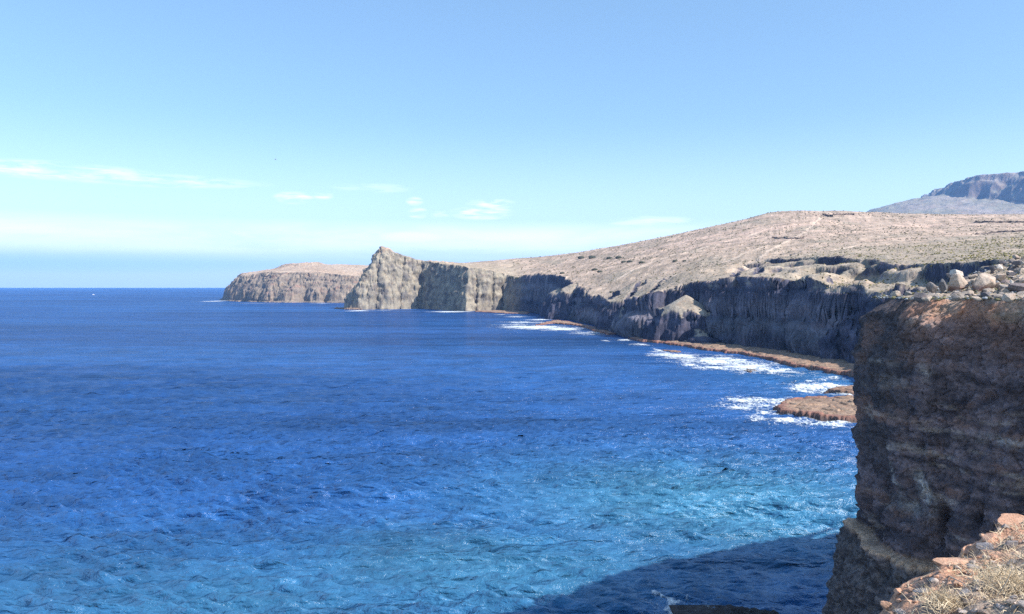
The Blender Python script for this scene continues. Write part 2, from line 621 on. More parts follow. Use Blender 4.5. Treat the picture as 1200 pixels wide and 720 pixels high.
LP = [  # px, py, depth : heights of the open land behind the cliffs
    (447, 291, 1385), (441, 296, 1380), (456, 293, 1388), (470, 299, 1400), (485, 305, 1420), (500, 306.5, 1420), (520, 309, 1370), (543, 313, 1275), (548, 315, 1268),
    (425, 330, 1380), (412, 352, 1375), (455, 315, 1480), (480, 318, 1560), (520, 312, 1600),
    (565, 314, 1300), (595, 322, 1310), (603, 325, 1290), (620, 321, 1220), (650, 323, 1090), (668, 329, 1000), (690, 344, 870), (706, 354, 770),
    (560, 307, 1560), (600, 304, 1700), (660, 300, 1750), (720, 290, 1700), (780, 278, 1650), (830, 267.5, 1600), (870, 257.5, 1550), (905, 249.5, 1500), (940, 247.5, 1480),
    (980, 247.5, 1500), (1020, 250.5, 1560), (1060, 254.5, 1620), (1100, 257.5, 1680), (1150, 260.5, 1720), (1200, 262, 1750), (1350, 262, 1750),
    (640, 312, 1450), (700, 316, 1180), (720, 320, 960), (700, 330, 960), (726, 352, 690), (748, 350, 650), (745, 330, 735), (772, 338, 640), (778, 331, 660), (800, 321, 660), (830, 318, 640), (858, 317, 620), (885, 310, 610), (912, 306, 620),
    (760, 305, 1050), (840, 300, 900), (840, 280, 1250), (930, 279, 1050), (930, 262, 1280), (1000, 276, 1000), (1000, 262, 1300), (1090, 285, 720), (1090, 268, 1250), (1190, 290, 470), (1190, 275, 900),
    (960, 299, 640), (1010, 297, 570), (1060, 301, 500), (1110, 305, 430), (1165, 304, 360), (1230, 300, 300),
    (560, 330, 2400), (700, 325, 2500), (950, 300, 2400), (1200, 305, 2500), (1400, 310, 2500)]
land_bay = RBF([(*ray(*q)[:2], ray(*q)[2]) for q in LP])

esc = [plan(905, 690), plan(922, 640), plan(952, 602), plan(985, 560), plan(1008, 520), plan(1018, 512), plan(1030, 480), plan(1044, 445), plan(1056, 432), plan(1075, 420), plan(1100, 390),
       plan(1122, 366), plan(1140, 352), plan(1165, 325), plan(1200, 290), plan(1300, 240), (900, 300), (900, 900), plan(960, 900)]


def seg_dist(X, Y, a, b):
    dx, dy = b[0] - a[0], b[1] - a[1]
    t = np.clip(((X - a[0]) * dx + (Y - a[1]) * dy) / (dx * dx + dy * dy), 0, 1)
    return np.hypot(X - a[0] - t * dx, Y - a[1] - t * dy), t


# hillocks of talus standing in front of the wall: spot, depth, slope, radius at which they break off
FANS = [(804, 346, 566, 0.60, 22), (735, 337, 700, 0.56, 15), (672, 333, 960, 0.55, 22), (655, 338, 1035, 0.55, 14),
        (952, 302, 572, 0.50, 24), (1005, 299, 500, 0.48, 25), (1035, 306, 450, 0.5, 20), (1064, 303, 412, 0.50, 22), (1085, 309, 385, 0.5, 20),
        (822, 391, 527, 0.45, 10)]
# gullies cut into the slope: from, to, depth, half width
GULLY = [((757, 740), (722, 645), 9, 6), ((776, 690), (752, 606), 8, 6), ((690, 900), (676, 850), 6, 7), ((868, 650), (860, 560), 6, 5), ((893, 640), (884, 545), 6, 5)]
# clefts in the walls: from, to, depth, half width
CLEFT = [((556, 1240), (558, 1275), 5, 3), ((574, 1245), (578, 1300), 6, 3.5), ((587, 1260), (589, 1305), 5, 3), ((466, 1345), (474, 1400), 5, 4.0), ((440, 1335), (446, 1380), 4, 4.0),
         ((620, 1160), (626, 1200), 4, 4), ((646, 1010), (655, 1070), 5, 4), ((858, 480), (872, 580), 5, 4), ((918, 430), (930, 520), 4, 3)]


FANTOP = [None, None]


def bay_height(X, Y, fine=True):
    w1 = fbm(X / 38, Y / 46, 0.4, 4)
    w2 = fbm(X / 11, Y / 13, 2.4, 2, ridged=True) if fine else 0
    w3 = fbm(X / 20, Y / 24, 5.4, 2, ridged=True)
    d0, par = sdist(foot, X, Y)
    headl = sm(1130, 1230, Y) * sm(40, 0, X)
    d = d0 + w1 * 8.5 * (1 - 0.4 * headl) + (w2 * 0.7 - 0.2) + (w3 * 2.0 - 0.5) * (1 - 0.6 * headl) - 11.0 * (1 - headl) * sm(200, 60, np.abs(Y - 430) - 0)
    d = d - 6.0 * (1 - headl) * sm(60, 200, np.abs(Y - 430))
    ca = ray(804, 346, 573)
    d = d - 13 * np.exp(-((X - ca[0]) ** 2 + (Y - ca[1]) ** 2) / 24 ** 2)
    d = d + headl * sm(plan(505, 1350)[0], plan(495, 1350)[0], X) * (fbm(X / 14, Y / 14, 3.9, 2, ridged=True) * 3.0 - 0.6)
    if fine:
        d = d + fbm(X / 5.5, Y / 6, 6.6, 2) * 1.0
    for a, b, dep, wd in CLEFT:
        q, t = seg_dist(X, Y, plan(*a), plan(*b))
        d = d - dep * np.exp(-(q / wd) ** 2)
    land = land_bay(X, Y)
    pk = ray(448, 292, 1383)
    rp = np.hypot((X - pk[0]) / 13, (Y - pk[1]) / 16)
    land = land + 3 * np.exp(-rp ** 2) + headl * fbm(X / 12, Y / 12, 2.8, 4) * 6 * sm(-60, -130, X)
    for a, b, dep, wd in GULLY:
        q, t = seg_dist(X, Y, plan(*a), plan(*b))
        q = q * (1 + 0.4 * fbm(X / 9, Y / 9, 8.1, 3))
        land = land - dep * sm(wd, wd * 0.45, q) * sm(0, 0.2, t)
    # second escarpment behind the cliff top on the right
    de, _ = sdist(esc, X, Y)
    de = de + fbm(X / 14, Y / 14, 7.7, 4) * 5.5 + (fbm(X / 5, Y / 5, 1.9, 3) * 2.0 if fine else 0)
    onesc = sm(520, 480, X)
    land = land - (1 - sm(0.0, 2.6, de)) * (7.5 + 3 * fbm(X / 40, Y / 40, 1.2, 2)) * (0.25 + 1.1 * sm(-0.22, 0.1, fbm(X / 30, Y / 30, 6.6, 2))) * sm(900, 640, Y) * onesc * sm(70, 25, -de + 0)
    # profile of the cliff: foot, lower wall, bench, upper wall; the benches come and go along the coast
    bn = 1.6 * fbm(X / 60, Y / 80, 4.6, 3)
    ww = d + bn * 2
    wall0 = prof(ww, [(-60, -6), (-1.5, -5), (0, 1.5), (2, 10), (4.5, 16), (8, 20.5), (11, 33), (13.5, 38), (17, 43.5), (20, 58), (26, 84), (60, 170), (300, 700)])
    wall = np.where(ww < 0.2, wall0, 0.0) + np.where(ww < 0.2, 0, 1.8)
    for k, (a, wdt, hh) in enumerate(((0.0, 2.6, 12.5), (3.0, 5.5, 7), (8.0, 2.6, 15), (11.5, 5.0, 7), (15.5, 2.6, 15), (19.0, 4.0, 18), (24.0, 60.0, 160), (84, 250, 500))):
        nk = fbm(X / 17, Y / 17, k * 7.3 + 0.4, 3) * 4.2 * (k > 0)
        wall = wall + hh * np.clip((ww + nk - a) / wdt, 0, 1) * (ww >= 0.2)
    big = prof(d, [(-60, -6), (-2, -5), (0, 1.5), (3, 14), (5, 22), (10, 40), (13, 49), (19, 70), (26, 92), (38, 116), (90, 260), (300, 700)])
    wall = lerp(wall[..., None], big[..., None], headl)[..., 0]
    fan = np.full(X.shape, -9.0)
    top = np.zeros(X.shape, bool)
    for (px, py, D, sl, R) in FANS:
        c = ray(px, py, D)
        r0 = np.sqrt((X - c[0]) ** 2 + (Y - c[1]) ** 2)
        r = r0 * (1 + 0.4 * fbm(X / 20, Y / 20, 4.2, 3))
        cut = R * (1 + 0.75 * fbm(X / 13, Y / 13, 9.2, 3))
        top |= r0 < cut + 0.6
        q = r0 - cut
        drop = sum(hh * np.clip((q + 2.5 * fbm(X / 6, Y / 6, 3.1 * k, 2) - a) / 1.2, 0, 1) for k, (a, hh) in enumerate(((0, 4), (4.0, 4), (8.5, 5))))
        fan = np.maximum(fan, c[2] + 0.4 - r * sl - drop - np.clip(q - 9, 0, 99) * (2.2 if R < 21 else 1.2))
    z = np.minimum(land, np.maximum(wall, fan))
    onland = sm(6, 0, land - z)
    # relief of the open ground: gullies running down towards the sea
    g = fbm((X + Y * 0.25) / 90, (Y - X * 0.3) / 34, 5.5, 5)
    z = z + onland * (g * 4.6 * sm(420, 900, Y) + fbm(X / 9, Y / 9, 6.1, 4) * 0.9)
    z = z + onland * sm(2, 10, d0) * (fbm(X / 2.4, Y / 2.4, 3.3, 3) * 0.7)
    lower = np.minimum(z, np.maximum(wall, -6))
    FANTOP[1] = (fan > wall - 0.3) & (fan > 2)  # keeps pale ash off the scree cones: shade of their lower flanks painted dark
    FANTOP[0] = top & (fan > wall - 0.5) & (fan > 6) & (land > fan - 1)
    return np.where(d0 < 1.0 - 24 * (fan > 3), lower, z), d0, land


def bay_colour(X, Y, Z, d0, land):
    s = slope_of(X, Y, Z)
    n = fbm(X / 30, Y / 45, 1.1, 5)
    st = fbm((X - Y * 0.35) / 7, (Y + X * 0.5) / 90, 2.2, 4)        # pale furrows down the hillside
    soil = lerp((0.275, 0.214, 0.162), (0.53, 0.40, 0.308), sm(-0.35, 0.42, n * 0.7 + st * 0.75))
    soil = lerp(soil, SOIL3, sm(0.02, 0.45, fbm(X / 70, Y / 90, 9.9, 4)) * 0.8)
    soil = lerp(soil, (0.30, 0.275, 0.21), sm(1150, 420, Y) * 0.45)
    band = fbm(X / 200, Y / 200, Z / 6.0, 3) * 1.4 + 0.25 * fbm(X / 50, Y / 50, Z / 5.0, 3)
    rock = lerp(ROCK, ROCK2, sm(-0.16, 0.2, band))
    soil = lerp(soil, (0.335, 0.285, 0.225), FANTOP[0] * 0.8)
    for tr in ([(868, 640), (885, 760), (905, 900), (925, 1010), (946, 1180), (962, 1380)], [(800, 720), (830, 800), (862, 850), (900, 960)], [(940, 700), (1010, 800), (1090, 860), (1200, 900), (1300, 930)], [(720, 900), (770, 1020), (830, 1150), (905, 1260)]):
        for a, b in zip(tr[:-1], tr[1:]):
            q, _ = seg_dist(X, Y, plan(*a), plan(*b))
            soil = lerp(soil, (0.60, 0.475, 0.37), 0.75 * sm(4.0, 1.5, q + 1.5 * fbm(X / 20, Y / 20, 0.7, 3)))
    terr = fbm(X / 260, Y / 22, 3.7, 4) * sm(120, 330, X) * sm(650, 900, Y)
    soil = lerp(soil, (0.57, 0.41, 0.33), sm(0.05, 0.25, terr) * 0.5)
    dep = land - Z + 5 * fbm(X / 45, Y / 45, Z / 14, 3)
    rock = lerp(rock, (0.175, 0.165, 0.195), sm(11, 15, dep) * sm(27, 21, dep) * 0.8 * (1 - FANTOP[1]))      # paler ash under the top lava
    rock = lerp(rock, (0.17, 0.165, 0.18), sm(24, 28, dep) * sm(40, 34, dep) * 0.5 * (1 - FANTOP[1]))
    rock = rock * (0.8 + 0.5 * sm(-0.3, 0.4, fbm(X / 8, Y / 8, Z / 5, 4)))[..., None]
    head = sm(1180, 1240, Y) * sm(30, -10, X)
    rock = lerp(rock, lerp((0.325, 0.285, 0.215), (0.165, 0.148, 0.13), sm(-0.18, 0.28, fbm(X / 10, Y / 10, Z / 16, 4))), head * 0.9)
    soil = lerp(soil, (0.34, 0.29, 0.21), head * sm(110, 60, Z) * 0.7)
    red = sm(0.1, 0.4, fbm(X / 22, Y / 22, Z / 2.5, 3)) * sm(3, 8, land - Z) * sm(16, 6, land - Z)
    rock = lerp(rock, (0.26, 0.17, 0.13), red * 0.5)
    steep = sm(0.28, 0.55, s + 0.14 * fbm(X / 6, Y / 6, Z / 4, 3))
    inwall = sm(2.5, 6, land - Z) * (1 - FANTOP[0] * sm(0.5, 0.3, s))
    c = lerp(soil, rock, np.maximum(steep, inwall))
    return c


def crag(X, Y, Z, amp, sxy, sz, d0, zfade=3.0, bed=0.45, wb=0.5):
    """push steep ground in and out along its normal, so walls get ledges, hollows and overhangs"""
    P = np.stack([X, Y, Z], -1)
    n = np.cross(np.gradient(P, axis=1), np.gradient(P, axis=0))
    n /= np.linalg.norm(n, axis=2, keepdims=True) + 1e-12
    n *= np.where(n[..., 2:3] < 0, -1, 1)
    steep = sm(0.12, 0.45, 1 - np.abs(n[..., 2])) * sm(0, zfade, Z) * sm(-1, 3, d0)
    f = fbm(X / sxy, Y / sxy, Z / sz, 5, gain=0.55) + wb * fbm(X / (sxy * 6), Y / (sxy * 6), Z / (sz * bed), 3)
    f = f + 0.35 * fbm(X / (sxy * 0.6), Y / (sxy * 0.6), Z / (sz * 2.5), 3, ridged=True)
    k = (amp * steep * f)[..., None]
    n[..., 2] *= 0.4
    return P + n * k


def polar(px0, px1, dpx, Ds):
    px = spacing(dpx) if isinstance(dpx, list) else np.arange(px0, px1, dpx)
    Y = np.repeat(np.asarray(Ds)[:, None], len(px), 1)
    X = (px[None] - 600) / F * Y
    return X, Y


def terrain(name, X, Y, Z, col, mat, zmin=-2.5, extra=None, P=None):
    k = np.maximum.reduce([Z[:-1, :-1], Z[1:, :-1], Z[:-1, 1:], Z[1:, 1:]]) > zmin
    if extra is not None:
        k &= extra
    return grid_mesh(name, np.stack([X, Y, Z], -1) if P is None else P, mat, col, keep=k)


def spacing(segs):
    out = []
    for a, b, st in segs:
        out.append(np.arange(a, b, st))
    return np.concatenate(out)


def build_bay():
    Ds = spacing([(250, 700, 1.6), (700, 1000, 2.4), (1000, 1230, 3.0), (1230, 1330, 2.0), (1330, 1560, 4.0), (1560, 1900, 9), (1900, 2600, 50)])
    X, Y = polar(588, 1270, [(588, 660, 0.9), (660, 1010, 0.62), (1010, 1270, 1.5)], Ds)
    Z, d0, land = bay_height(X, Y)
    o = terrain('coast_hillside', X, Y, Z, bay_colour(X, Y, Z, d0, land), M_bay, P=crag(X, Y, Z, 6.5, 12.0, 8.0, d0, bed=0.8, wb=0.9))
    tag(o, 'pink beige hillside ending in dark shaded sea cliffs round the bay', 'hillside', kind='structure')
    Ds = spacing([(1236, 1420, 0.9), (1420, 1500, 2.0), (1500, 1800, 8)])
    X, Y = polar(394, 590.5, 0.55, Ds)
    Z, d0, land = bay_height(X, Y)
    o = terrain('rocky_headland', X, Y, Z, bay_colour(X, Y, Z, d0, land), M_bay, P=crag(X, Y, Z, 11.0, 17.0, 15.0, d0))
    tag(o, 'pointed rock headland with one pale sunlit face and one blue shaded face', 'headland', kind='structure')


build_bay()


# ---- far headland
far_foot = [plan(262, 2330), plan(270, 2120), plan(300, 1960), plan(350, 1915), plan(400, 1900), plan(450, 1880), plan(520, 1850), plan(560, 2300), plan(520, 3000), plan(290, 2900)]
FP = [(275, 326, 2130), (290, 321, 2080), (320, 318.5, 2050), (350, 319, 2030), (380, 317, 2030), (420, 322, 1990), (450, 325, 1960),
      (285, 321.5, 2250), (310, 317, 2300), (335, 313, 2350), (365, 311, 2380), (400, 310, 2400), (430, 311.5, 2400), (470, 312, 2400), (520, 313, 2400),
      (290, 330, 2800), (360, 325, 2800), (450, 325, 2800)]
land_far = RBF([tuple(ray(*q)) for q in FP])


def build_far():
    Ds = spacing([(1870, 2060, 1.6), (2060, 2420, 5), (2420, 2800, 30)])
    X, Y = polar(246, 470, 0.6, Ds)
    d0, _ = sdist(far_foot, X, Y)
    w = fbm(X / 60, Y / 60, 3.3, 4)
    d = d0 + w * 24 + fbm(X / 16, Y / 18, 8.4, 4, ridged=True) * 8 - 2
    for a, b, dep, wd in (((300, 1940), (304, 1975), 18, 14), ((352, 1890), (357, 1935), 20, 17), ((378, 1885), (381, 1915), 18, 9), ((282, 2000), (288, 2040), 20, 12)):
        q, _ = seg_dist(X, Y, plan(*a), plan(*b))
        d = d - dep * np.exp(-(q / wd) ** 2)
    d = d * (1 + 0.35 * sm(plan(292, 2000)[0], plan(272, 2100)[0], X) * sm(0, 5, d))
    land = land_far(X, Y)
    c = ray(352, 307, 2380)
    r = np.sqrt(((X - c[0]) / 70) ** 2 + ((Y - c[1]) / 50) ** 2)
    land = land + sm(1.25, 0.7, r) * 9
    wall = prof(d, [(-60, -6), (-12, -5), (-9, 2), (0, 4), (8, 22), (18, 34), (45, 58), (80, 86), (200, 150)])
    Z = np.minimum(land, wall)
    Z = Z + sm(-5, 4, d0) * (fbm(X / 9, Y / 9, Z / 9, 4) * 3.2) * sm(40, 5, land - wall * 0 - Z - 0) + sm(0, 5, d0) * fbm(X / 25, Y / 25, 1.5, 3) * 2.0
    s = slope_of(X, Y, Z)
    soil = lerp((0.47, 0.37, 0.285), (0.42, 0.31, 0.225), sm(-0.3, 0.3, fbm(X / 80, Y / 160, 2, 4)))
    rock = lerp((0.29, 0.235, 0.18), (0.22, 0.18, 0.15), sm(-0.3, 0.3, fbm(X / 40, Y / 40, Z / 8, 4)))
    rock = lerp(rock, (0.36, 0.22, 0.17), sm(0.1, 0.4, fbm(X / 30, Y / 30, Z / 12, 3)) * 0.6)
    col = lerp(soil, rock, np.maximum(sm(0.06, 0.2, s), sm(6, 16, land - Z)))
    o = terrain('far_headland', X, Y, Z, col, M_far, P=crag(X, Y, Z, 9.0, 20.0, 12.0, d0))
    tag(o, 'distant flat topped pink headland with ribbed cliffs at the left', 'headland', kind='structure')


build_far()


# ---- the mountain on the right
MP = [(1000, 262, 6900), (1020, 248, 6800), (1060, 238, 6800), (1075, 234.5, 6800), (1090, 235.5, 6900), (1110, 228, 6900), (1125, 218.5, 6800), (1140, 210, 6700), (1155, 208.5, 6600),
      (1200, 205.5, 6500), (1300, 203, 6400), (1450, 206, 6400), (960, 280, 6900),
      (1040, 262, 5600), (1120, 262, 5300), (1200, 262, 5100), (1350, 262, 5000),
      (1000, 300, 8200), (1100, 270, 8200), (1200, 260, 8200), (1400, 260, 8200)]


def build_mountain():
    Ds = spacing([(4700, 5400, 40), (5400, 7000, 16), (7000, 8200, 80)])
    X, Y = polar(960, 1420, 1.1, Ds)
    crest = [plan(1096, 7300), plan(1112, 7000), plan(1128, 6850), plan(1150, 6450), plan(1190, 6250), plan(1225, 6000), plan(1400, 5800), plan(1800, 6500), plan(1500, 9000), plan(1100, 9000)]
    d, _ = sdist(crest, X, Y)
    w = fbm(X / 420, Y / 420, 2.2, 5)
    d = d + w * 170 + fbm(X / 150, Y / 150, 1.1, 4, ridged=True) * 55
    top = H + (HY - 206) / F * 6500
    ridge = RBF([tuple(ray(*q)) for q in MP if q[0] < 1112 or q[1] > 250], 2000.)(X, Y)
    scarp = prof(d, [(-1500, 300), (-900, 400), (-480, 500), (-330, 590), (-60, 900), (-40, 905), (0, 962), (60, 975), (600, 985), (2000, 1000)])
    Z = np.maximum(ridge, scarp)
    Z = Z + fbm(X / 260, Y / 200, 4.1, 5, ridged=True) * 26 * sm(60, -60, d) + fbm(X / 70, Y / 70, 0.3, 4) * 9
    Z = np.minimum(Z, top + 30)
    s = slope_of(X, Y, Z)
    c1 = lerp((0.33, 0.28, 0.235), (0.27, 0.25, 0.19), sm(-0.3, 0.3, fbm(X / 300, Y / 300, 7, 4)))
    col = lerp(c1, (0.20, 0.16, 0.14), sm(0.18, 0.4, s))
    o = grid_mesh('mountain', np.stack([X, Y, Z], -1), M_mount, col)
    tag(o, 'hazy blue table mountain rising behind the hill at the right', 'mountain', kind='structure')


build_mountain()


# ------------------------------------------------------------------ tidal rock along the bay
def rock_blob_patch(name, poly, res, top, label, cat, kind=None, seed=0, tint=0.5, group=None):
    P = np.asarray(poly)
    x0, y0 = P.min(0) - 6
    x1, y1 = P.max(0) + 6
    xs = np.arange(x0, x1, res[0])
    ys = np.arange(y0, y1, res[1])
    X, Y = np.meshgrid(xs, ys)
    d, _ = sdist(poly, X, Y)
    d = d + fbm(X / 7, Y / 7, seed + 0.3, 5, gain=0.6) * 5.0
    f1, f2, cid = cells(X / 5.5, Y / 5.0, seed + 0.5, seed)
    Z = -1.6 + (1.6 + top * 0.85) * sm(-0.3, 0.9, d) + 0.05 * np.clip(d - 3, 0, 14) * (top > 1.4) + (cid - 0.5) * 0.75 * sm(0, 1.2, d) * (0.5 + top * 0.35)
    Z += fbm(X / 3, Y / 3, seed, 4) * 0.45 * sm(-1, 2, d)
    Z -= sm(0.12, 0.0, f2 - f1) * 0.45 * sm(0, 2, d)
    red = sm(5.5, 0.5, d + 4 * fbm(X / 8, Y / 8, seed + 4., 3))
    c = lerp((0.30, 0.205, 0.145), (0.26, 0.13, 0.10), np.clip(red * tint * 2, 0, 1))
    c = lerp(c, (0.09, 0.07, 0.065), sm(0.75, 0.1, Z) * 0.9)
    c = lerp(c, (0.2, 0.17, 0.13), sm(0.1, 0.5, fbm(X / 4, Y / 4, 2.2 + seed, 3)) * 0.7)
    k = np.maximum.reduce([Z[:-1, :-1], Z[1:, :-1], Z[:-1, 1:], Z[1:, 1:]]) > -0.9
    o = grid_mesh(name, np.stack([X, Y, Z], -1), M_shelf, c, keep=k)
    return tag(o, label, cat, group, kind)


def sea_pt(px, py):
    D = H * F / (py - HY)
    return plan(px, D)


shelf = [sea_pt(735, 397), sea_pt(752, 401), sea_pt(775, 403), sea_pt(800, 406), sea_pt(822, 410.5), sea_pt(845, 413), sea_pt(870, 416), sea_pt(895, 421), sea_pt(930, 430),
         sea_pt(960, 434), sea_pt(985, 438.5), sea_pt(1010, 443), sea_pt(1060, 452), plan(1135, 312), plan(1105, 337), plan(1048, 374), plan(1022, 393), plan(978, 420), plan(950, 442),
         plan(918, 468), plan(888, 494), plan(864, 522), plan(828, 548), plan(785, 574)]
rock_blob_patch('rock_shelf', shelf, (0.42, 0.8), 1.7, 'red brown rock shelf along the foot of the bay cliffs', 'rock shelf', kind='structure', seed=1)
rock_blob_patch('rock_islet', [sea_pt(905, 478), sea_pt(918, 470.5), sea_pt(945, 467), sea_pt(985, 466), sea_pt(1030, 466), sea_pt(1060, 478), sea_pt(1030, 493), sea_pt(985, 492), sea_pt(945, 487), sea_pt(915, 483)],
                (0.3, 0.4), 1.05, 'large flat red brown rock islet beside the near cliff, nearest of the reefs', 'islet', seed=2, tint=0.45)
rock_blob_patch('rock_islet', [sea_pt(968, 458), sea_pt(985, 455), sea_pt(1030, 452), sea_pt(1040, 458), sea_pt(1000, 461)],
                (0.3, 0.5), 0.9, 'small dark islet in white surf behind the flat red islet', 'islet', seed=3, tint=0.2)
rock_blob_patch('rock_islet', [sea_pt(868, 434), sea_pt(878, 432.5), sea_pt(888, 433), sea_pt(880, 436)],
                (0.25, 0.5), 0.3, 'tiny dark reef awash in the broad white surf', 'islet', seed=4, tint=0.2)
rock_blob_patch('rock_islet', [sea_pt(778, 411), sea_pt(792, 411), sea_pt(802, 413.5), sea_pt(785, 413.5)],
                (0.3, 0.7), 0.5, 'low rock awash just off the left end of the shelf', 'islet', seed=5, tint=0.3)
rock_blob_patch('rock_ledge', [sea_pt(628, 382), sea_pt(648, 379.5), sea_pt(676, 382), sea_pt(690, 386), sea_pt(697, 389), sea_pt(712, 393), plan(722, 640), plan(700, 735), plan(672, 840), plan(650, 900)],
                (0.5, 1.4), 1.6, 'thin brown rock ledge under the middle of the shaded cliffs', 'rock shelf', kind='structure', seed=6)
rock_blob_patch('rock_ledge', [sea_pt(556, 365.5), sea_pt(590, 367.5), sea_pt(618, 368.5), plan(622, 1170), plan(600, 1262), plan(562, 1262)],
                (0.8, 1.6), 1.3, 'low rock ledge at the foot of the pale cliff beyond', 'rock shelf', kind='structure', seed=7)
rock_blob_patch('rock_islet', [sea_pt(391, 362), sea_pt(408, 363.2), sea_pt(424, 363.5), plan(418, 1340), plan(402, 1365)],
                (0.8, 1.2), 3.0, 'low dark rock at the left tip of the pointed headland', 'islet', seed=8, tint=0.0)


# ------------------------------------------------------------------ surf
def surf(name, blobs, res, label, thr=0.5, seed=0, lump=0.35):
    """white water: only the cells where foam lies are kept"""
    B = np.array(blobs)
    pts = np.array([sea_pt(b[0], b[1]) for b in blobs])
    xs0, xs1 = [], []
    boxes = []
    for (px, py, rx, ry, a) in blobs:
        D = H * F / (py - HY)
        c = sea_pt(px, py)
        boxes.append((c[0], c[1], rx / F * D, ry * D * D / (H * F), a))
    x0 = min(b[0] - b[2] * 1.4 for b in boxes); x1 = max(b[0] + b[2] * 1.4 for b in boxes)
    y0 = min(b[1] - b[3] * 1.4 for b in boxes); y1 = max(b[1] + b[3] * 1.4 for b in boxes)
    X, Y = np.meshgrid(np.arange(x0, x1, res[0]), np.arange(y0, y1, res[1]))
    m = np.zeros(X.shape)
    for cx, cy, rx, ry, a in boxes:
        r2 = ((X - cx) / rx) ** 2 + ((Y - cy) / ry) ** 2
        m = np.maximum(m, a * 0.95 * np.exp(-0.9 * r2))
    kx = 1 / (res[0] * 9)
    n = fbm(X * kx * 0.5, Y * kx * 0.8, seed + 0.7, 5, gain=0.6)
    n2 = fbm(X * kx * 0.3, Y * kx * 0.2, seed + 3.7, 3, ridged=True) - 0.3
    f = m + (n * 0.85 + n2 * 0.35 + fbm(X / (res[0] * 3.2), Y / (res[1] * 3.5), seed + 9.0, 3) * 0.35) * sm(0, 0.25, m)
    thr = thr + 0.10
    thr2 = thr - 0.26
    Z = wave(X, Y) + 0.16 + np.clip(f - thr, 0, 1) * lump + np.clip(n, 0, 1) * lump * 0.7
    k = (f[:-1, :-1] + f[1:, :-1] + f[:-1, 1:] + f[1:, 1:]) / 4 > thr2
    V = np.stack([X, Y, Z], -1).reshape(-1, 3)
    V, Fq, fa = compact(V, grid_faces(*X.shape, k), (f + 0.5 - thr - 0.12).ravel())
    o = mesh_from(name, V, Fq, M_foam, None, attrs={'foam': fa})
    return tag(o, label, 'surf', 'white surf along the coast', 'stuff')


surf('surf', [(880, 469, 34, 5, 1.0), (915, 468, 34, 4, 0.9), (905, 474, 40, 5, 0.75), (875, 476, 40, 5, 0.7), (900, 488, 30, 4, 0.8), (930, 489.5, 40, 2.6, 0.95), (965, 493, 40, 2.6, 0.9), (900, 482, 25, 5, 0.8), (985, 496, 26, 3, 0.7)], (0.28, 0.45),
     'broken white surf washing round the nearest flat islet', 0.5, 1)
surf('surf', [(950, 453, 24, 6, 1.0), (970, 451, 22, 5, 1.0), (990, 452, 18, 4, 0.7), (940, 456, 14, 4, 0.8), (985, 461, 26, 2, 0.7)], (0.3, 0.6), 'bright white breaker on the small dark islet', 0.45, 2, 0.6)
surf('surf', [(800, 418, 34, 4.5, 1.0), (840, 423, 50, 6, 1.0), (875, 430, 44, 6, 1.0), (910, 434, 30, 4, 0.8), (840, 431, 40, 3, 0.8), (930, 437, 40, 4, 0.6), (810, 428, 14, 1.6, 0.9), (970, 443, 34, 2.5, 0.6), (900, 427, 44, 3, 0.55), (770, 413, 14, 2, 0.6)], (0.4, 0.9),
     'broad white surf off the long rock shelf', 0.47, 3)
surf('surf', [(776, 416, 16, 1.6, 0.9), (772, 411, 5, 3, 1.0), (750, 404, 14, 1.6, 0.7), (728, 399, 14, 1.4, 0.7), (712, 400, 10, 1.0, 0.5)], (0.4, 0.9), 'thin white wash at the left end of the rock shelf', 0.42, 4)
surf('surf', [(630, 384, 44, 2.6, 1.1), (660, 386, 30, 2.4, 1.0), (612, 378, 26, 1.5, 0.8), (632, 375, 18, 1.1, 0.9), (690, 391, 24, 2.2, 0.8), (606, 381, 28, 1.4, 0.7), (604, 371.5, 16, 1.1, 0.7), (640, 378.5, 20, 1.1, 0.8)], (0.6, 2.2), 'long white surf line below the middle cliffs', 0.45, 5)
surf('surf', [(525, 365.6, 24, 0.9, 1.0), (420, 364.6, 14, 0.7, 0.9), (445, 364.2, 16, 0.5, 0.6), (590, 369, 12, 0.6, 0.6)], (1.0, 2.5), 'thin white line of surf at the foot of the pointed headland', 0.4, 6)
surf('surf', [(254, 353.2, 12, 0.8, 1.0), (300, 355.6, 30, 0.35, 0.6), (380, 356, 20, 0.35, 0.6)], (1.6, 5.0), 'faint white surf under the far headland', 0.4, 7)
surf('surf', [(790, 697, 26, 9, 0.62), (775, 690, 16, 5, 0.55), (800, 710, 34, 10, 0.6), (760, 708, 16, 6, 0.4)], (0.10, 0.2), 'faint swirl of foam in the cliff shadow', 0.36, 8, 0.05)
surf('surf', [(487, 696, 18, 5, 0.62), (580, 696, 20, 3, 0.55), (502, 680, 8, 3, 0.5), (337, 634, 7, 2.5, 0.8), (640, 528, 6, 1, 0.7), (850, 580, 8, 2.0, 0.7), (845, 620, 10, 3, 0.5), (480, 550, 4, 1, 0.7), (450, 583, 5, 1.4, 0.7),
              (508, 604, 6, 1.5, 0.8), (705, 573, 5, 1.4, 0.7), (240, 520, 5, 1, 0.6), (150, 600, 6, 1.4, 0.6), (720, 640, 8, 2, 0.5), (930, 560, 8, 1.6, 0.5), (420, 640, 8, 2, 0.45)], (0.14, 0.28),
     'scattered little whitecaps on the open blue water', 0.80, 9, 0.03)


# ------------------------------------------------------------------ near cliff
def ridge_pt(k):
    return (33.9 + 0.89 * k, 72.9 + 0.455 * k + 0.06 * min(k, 20))


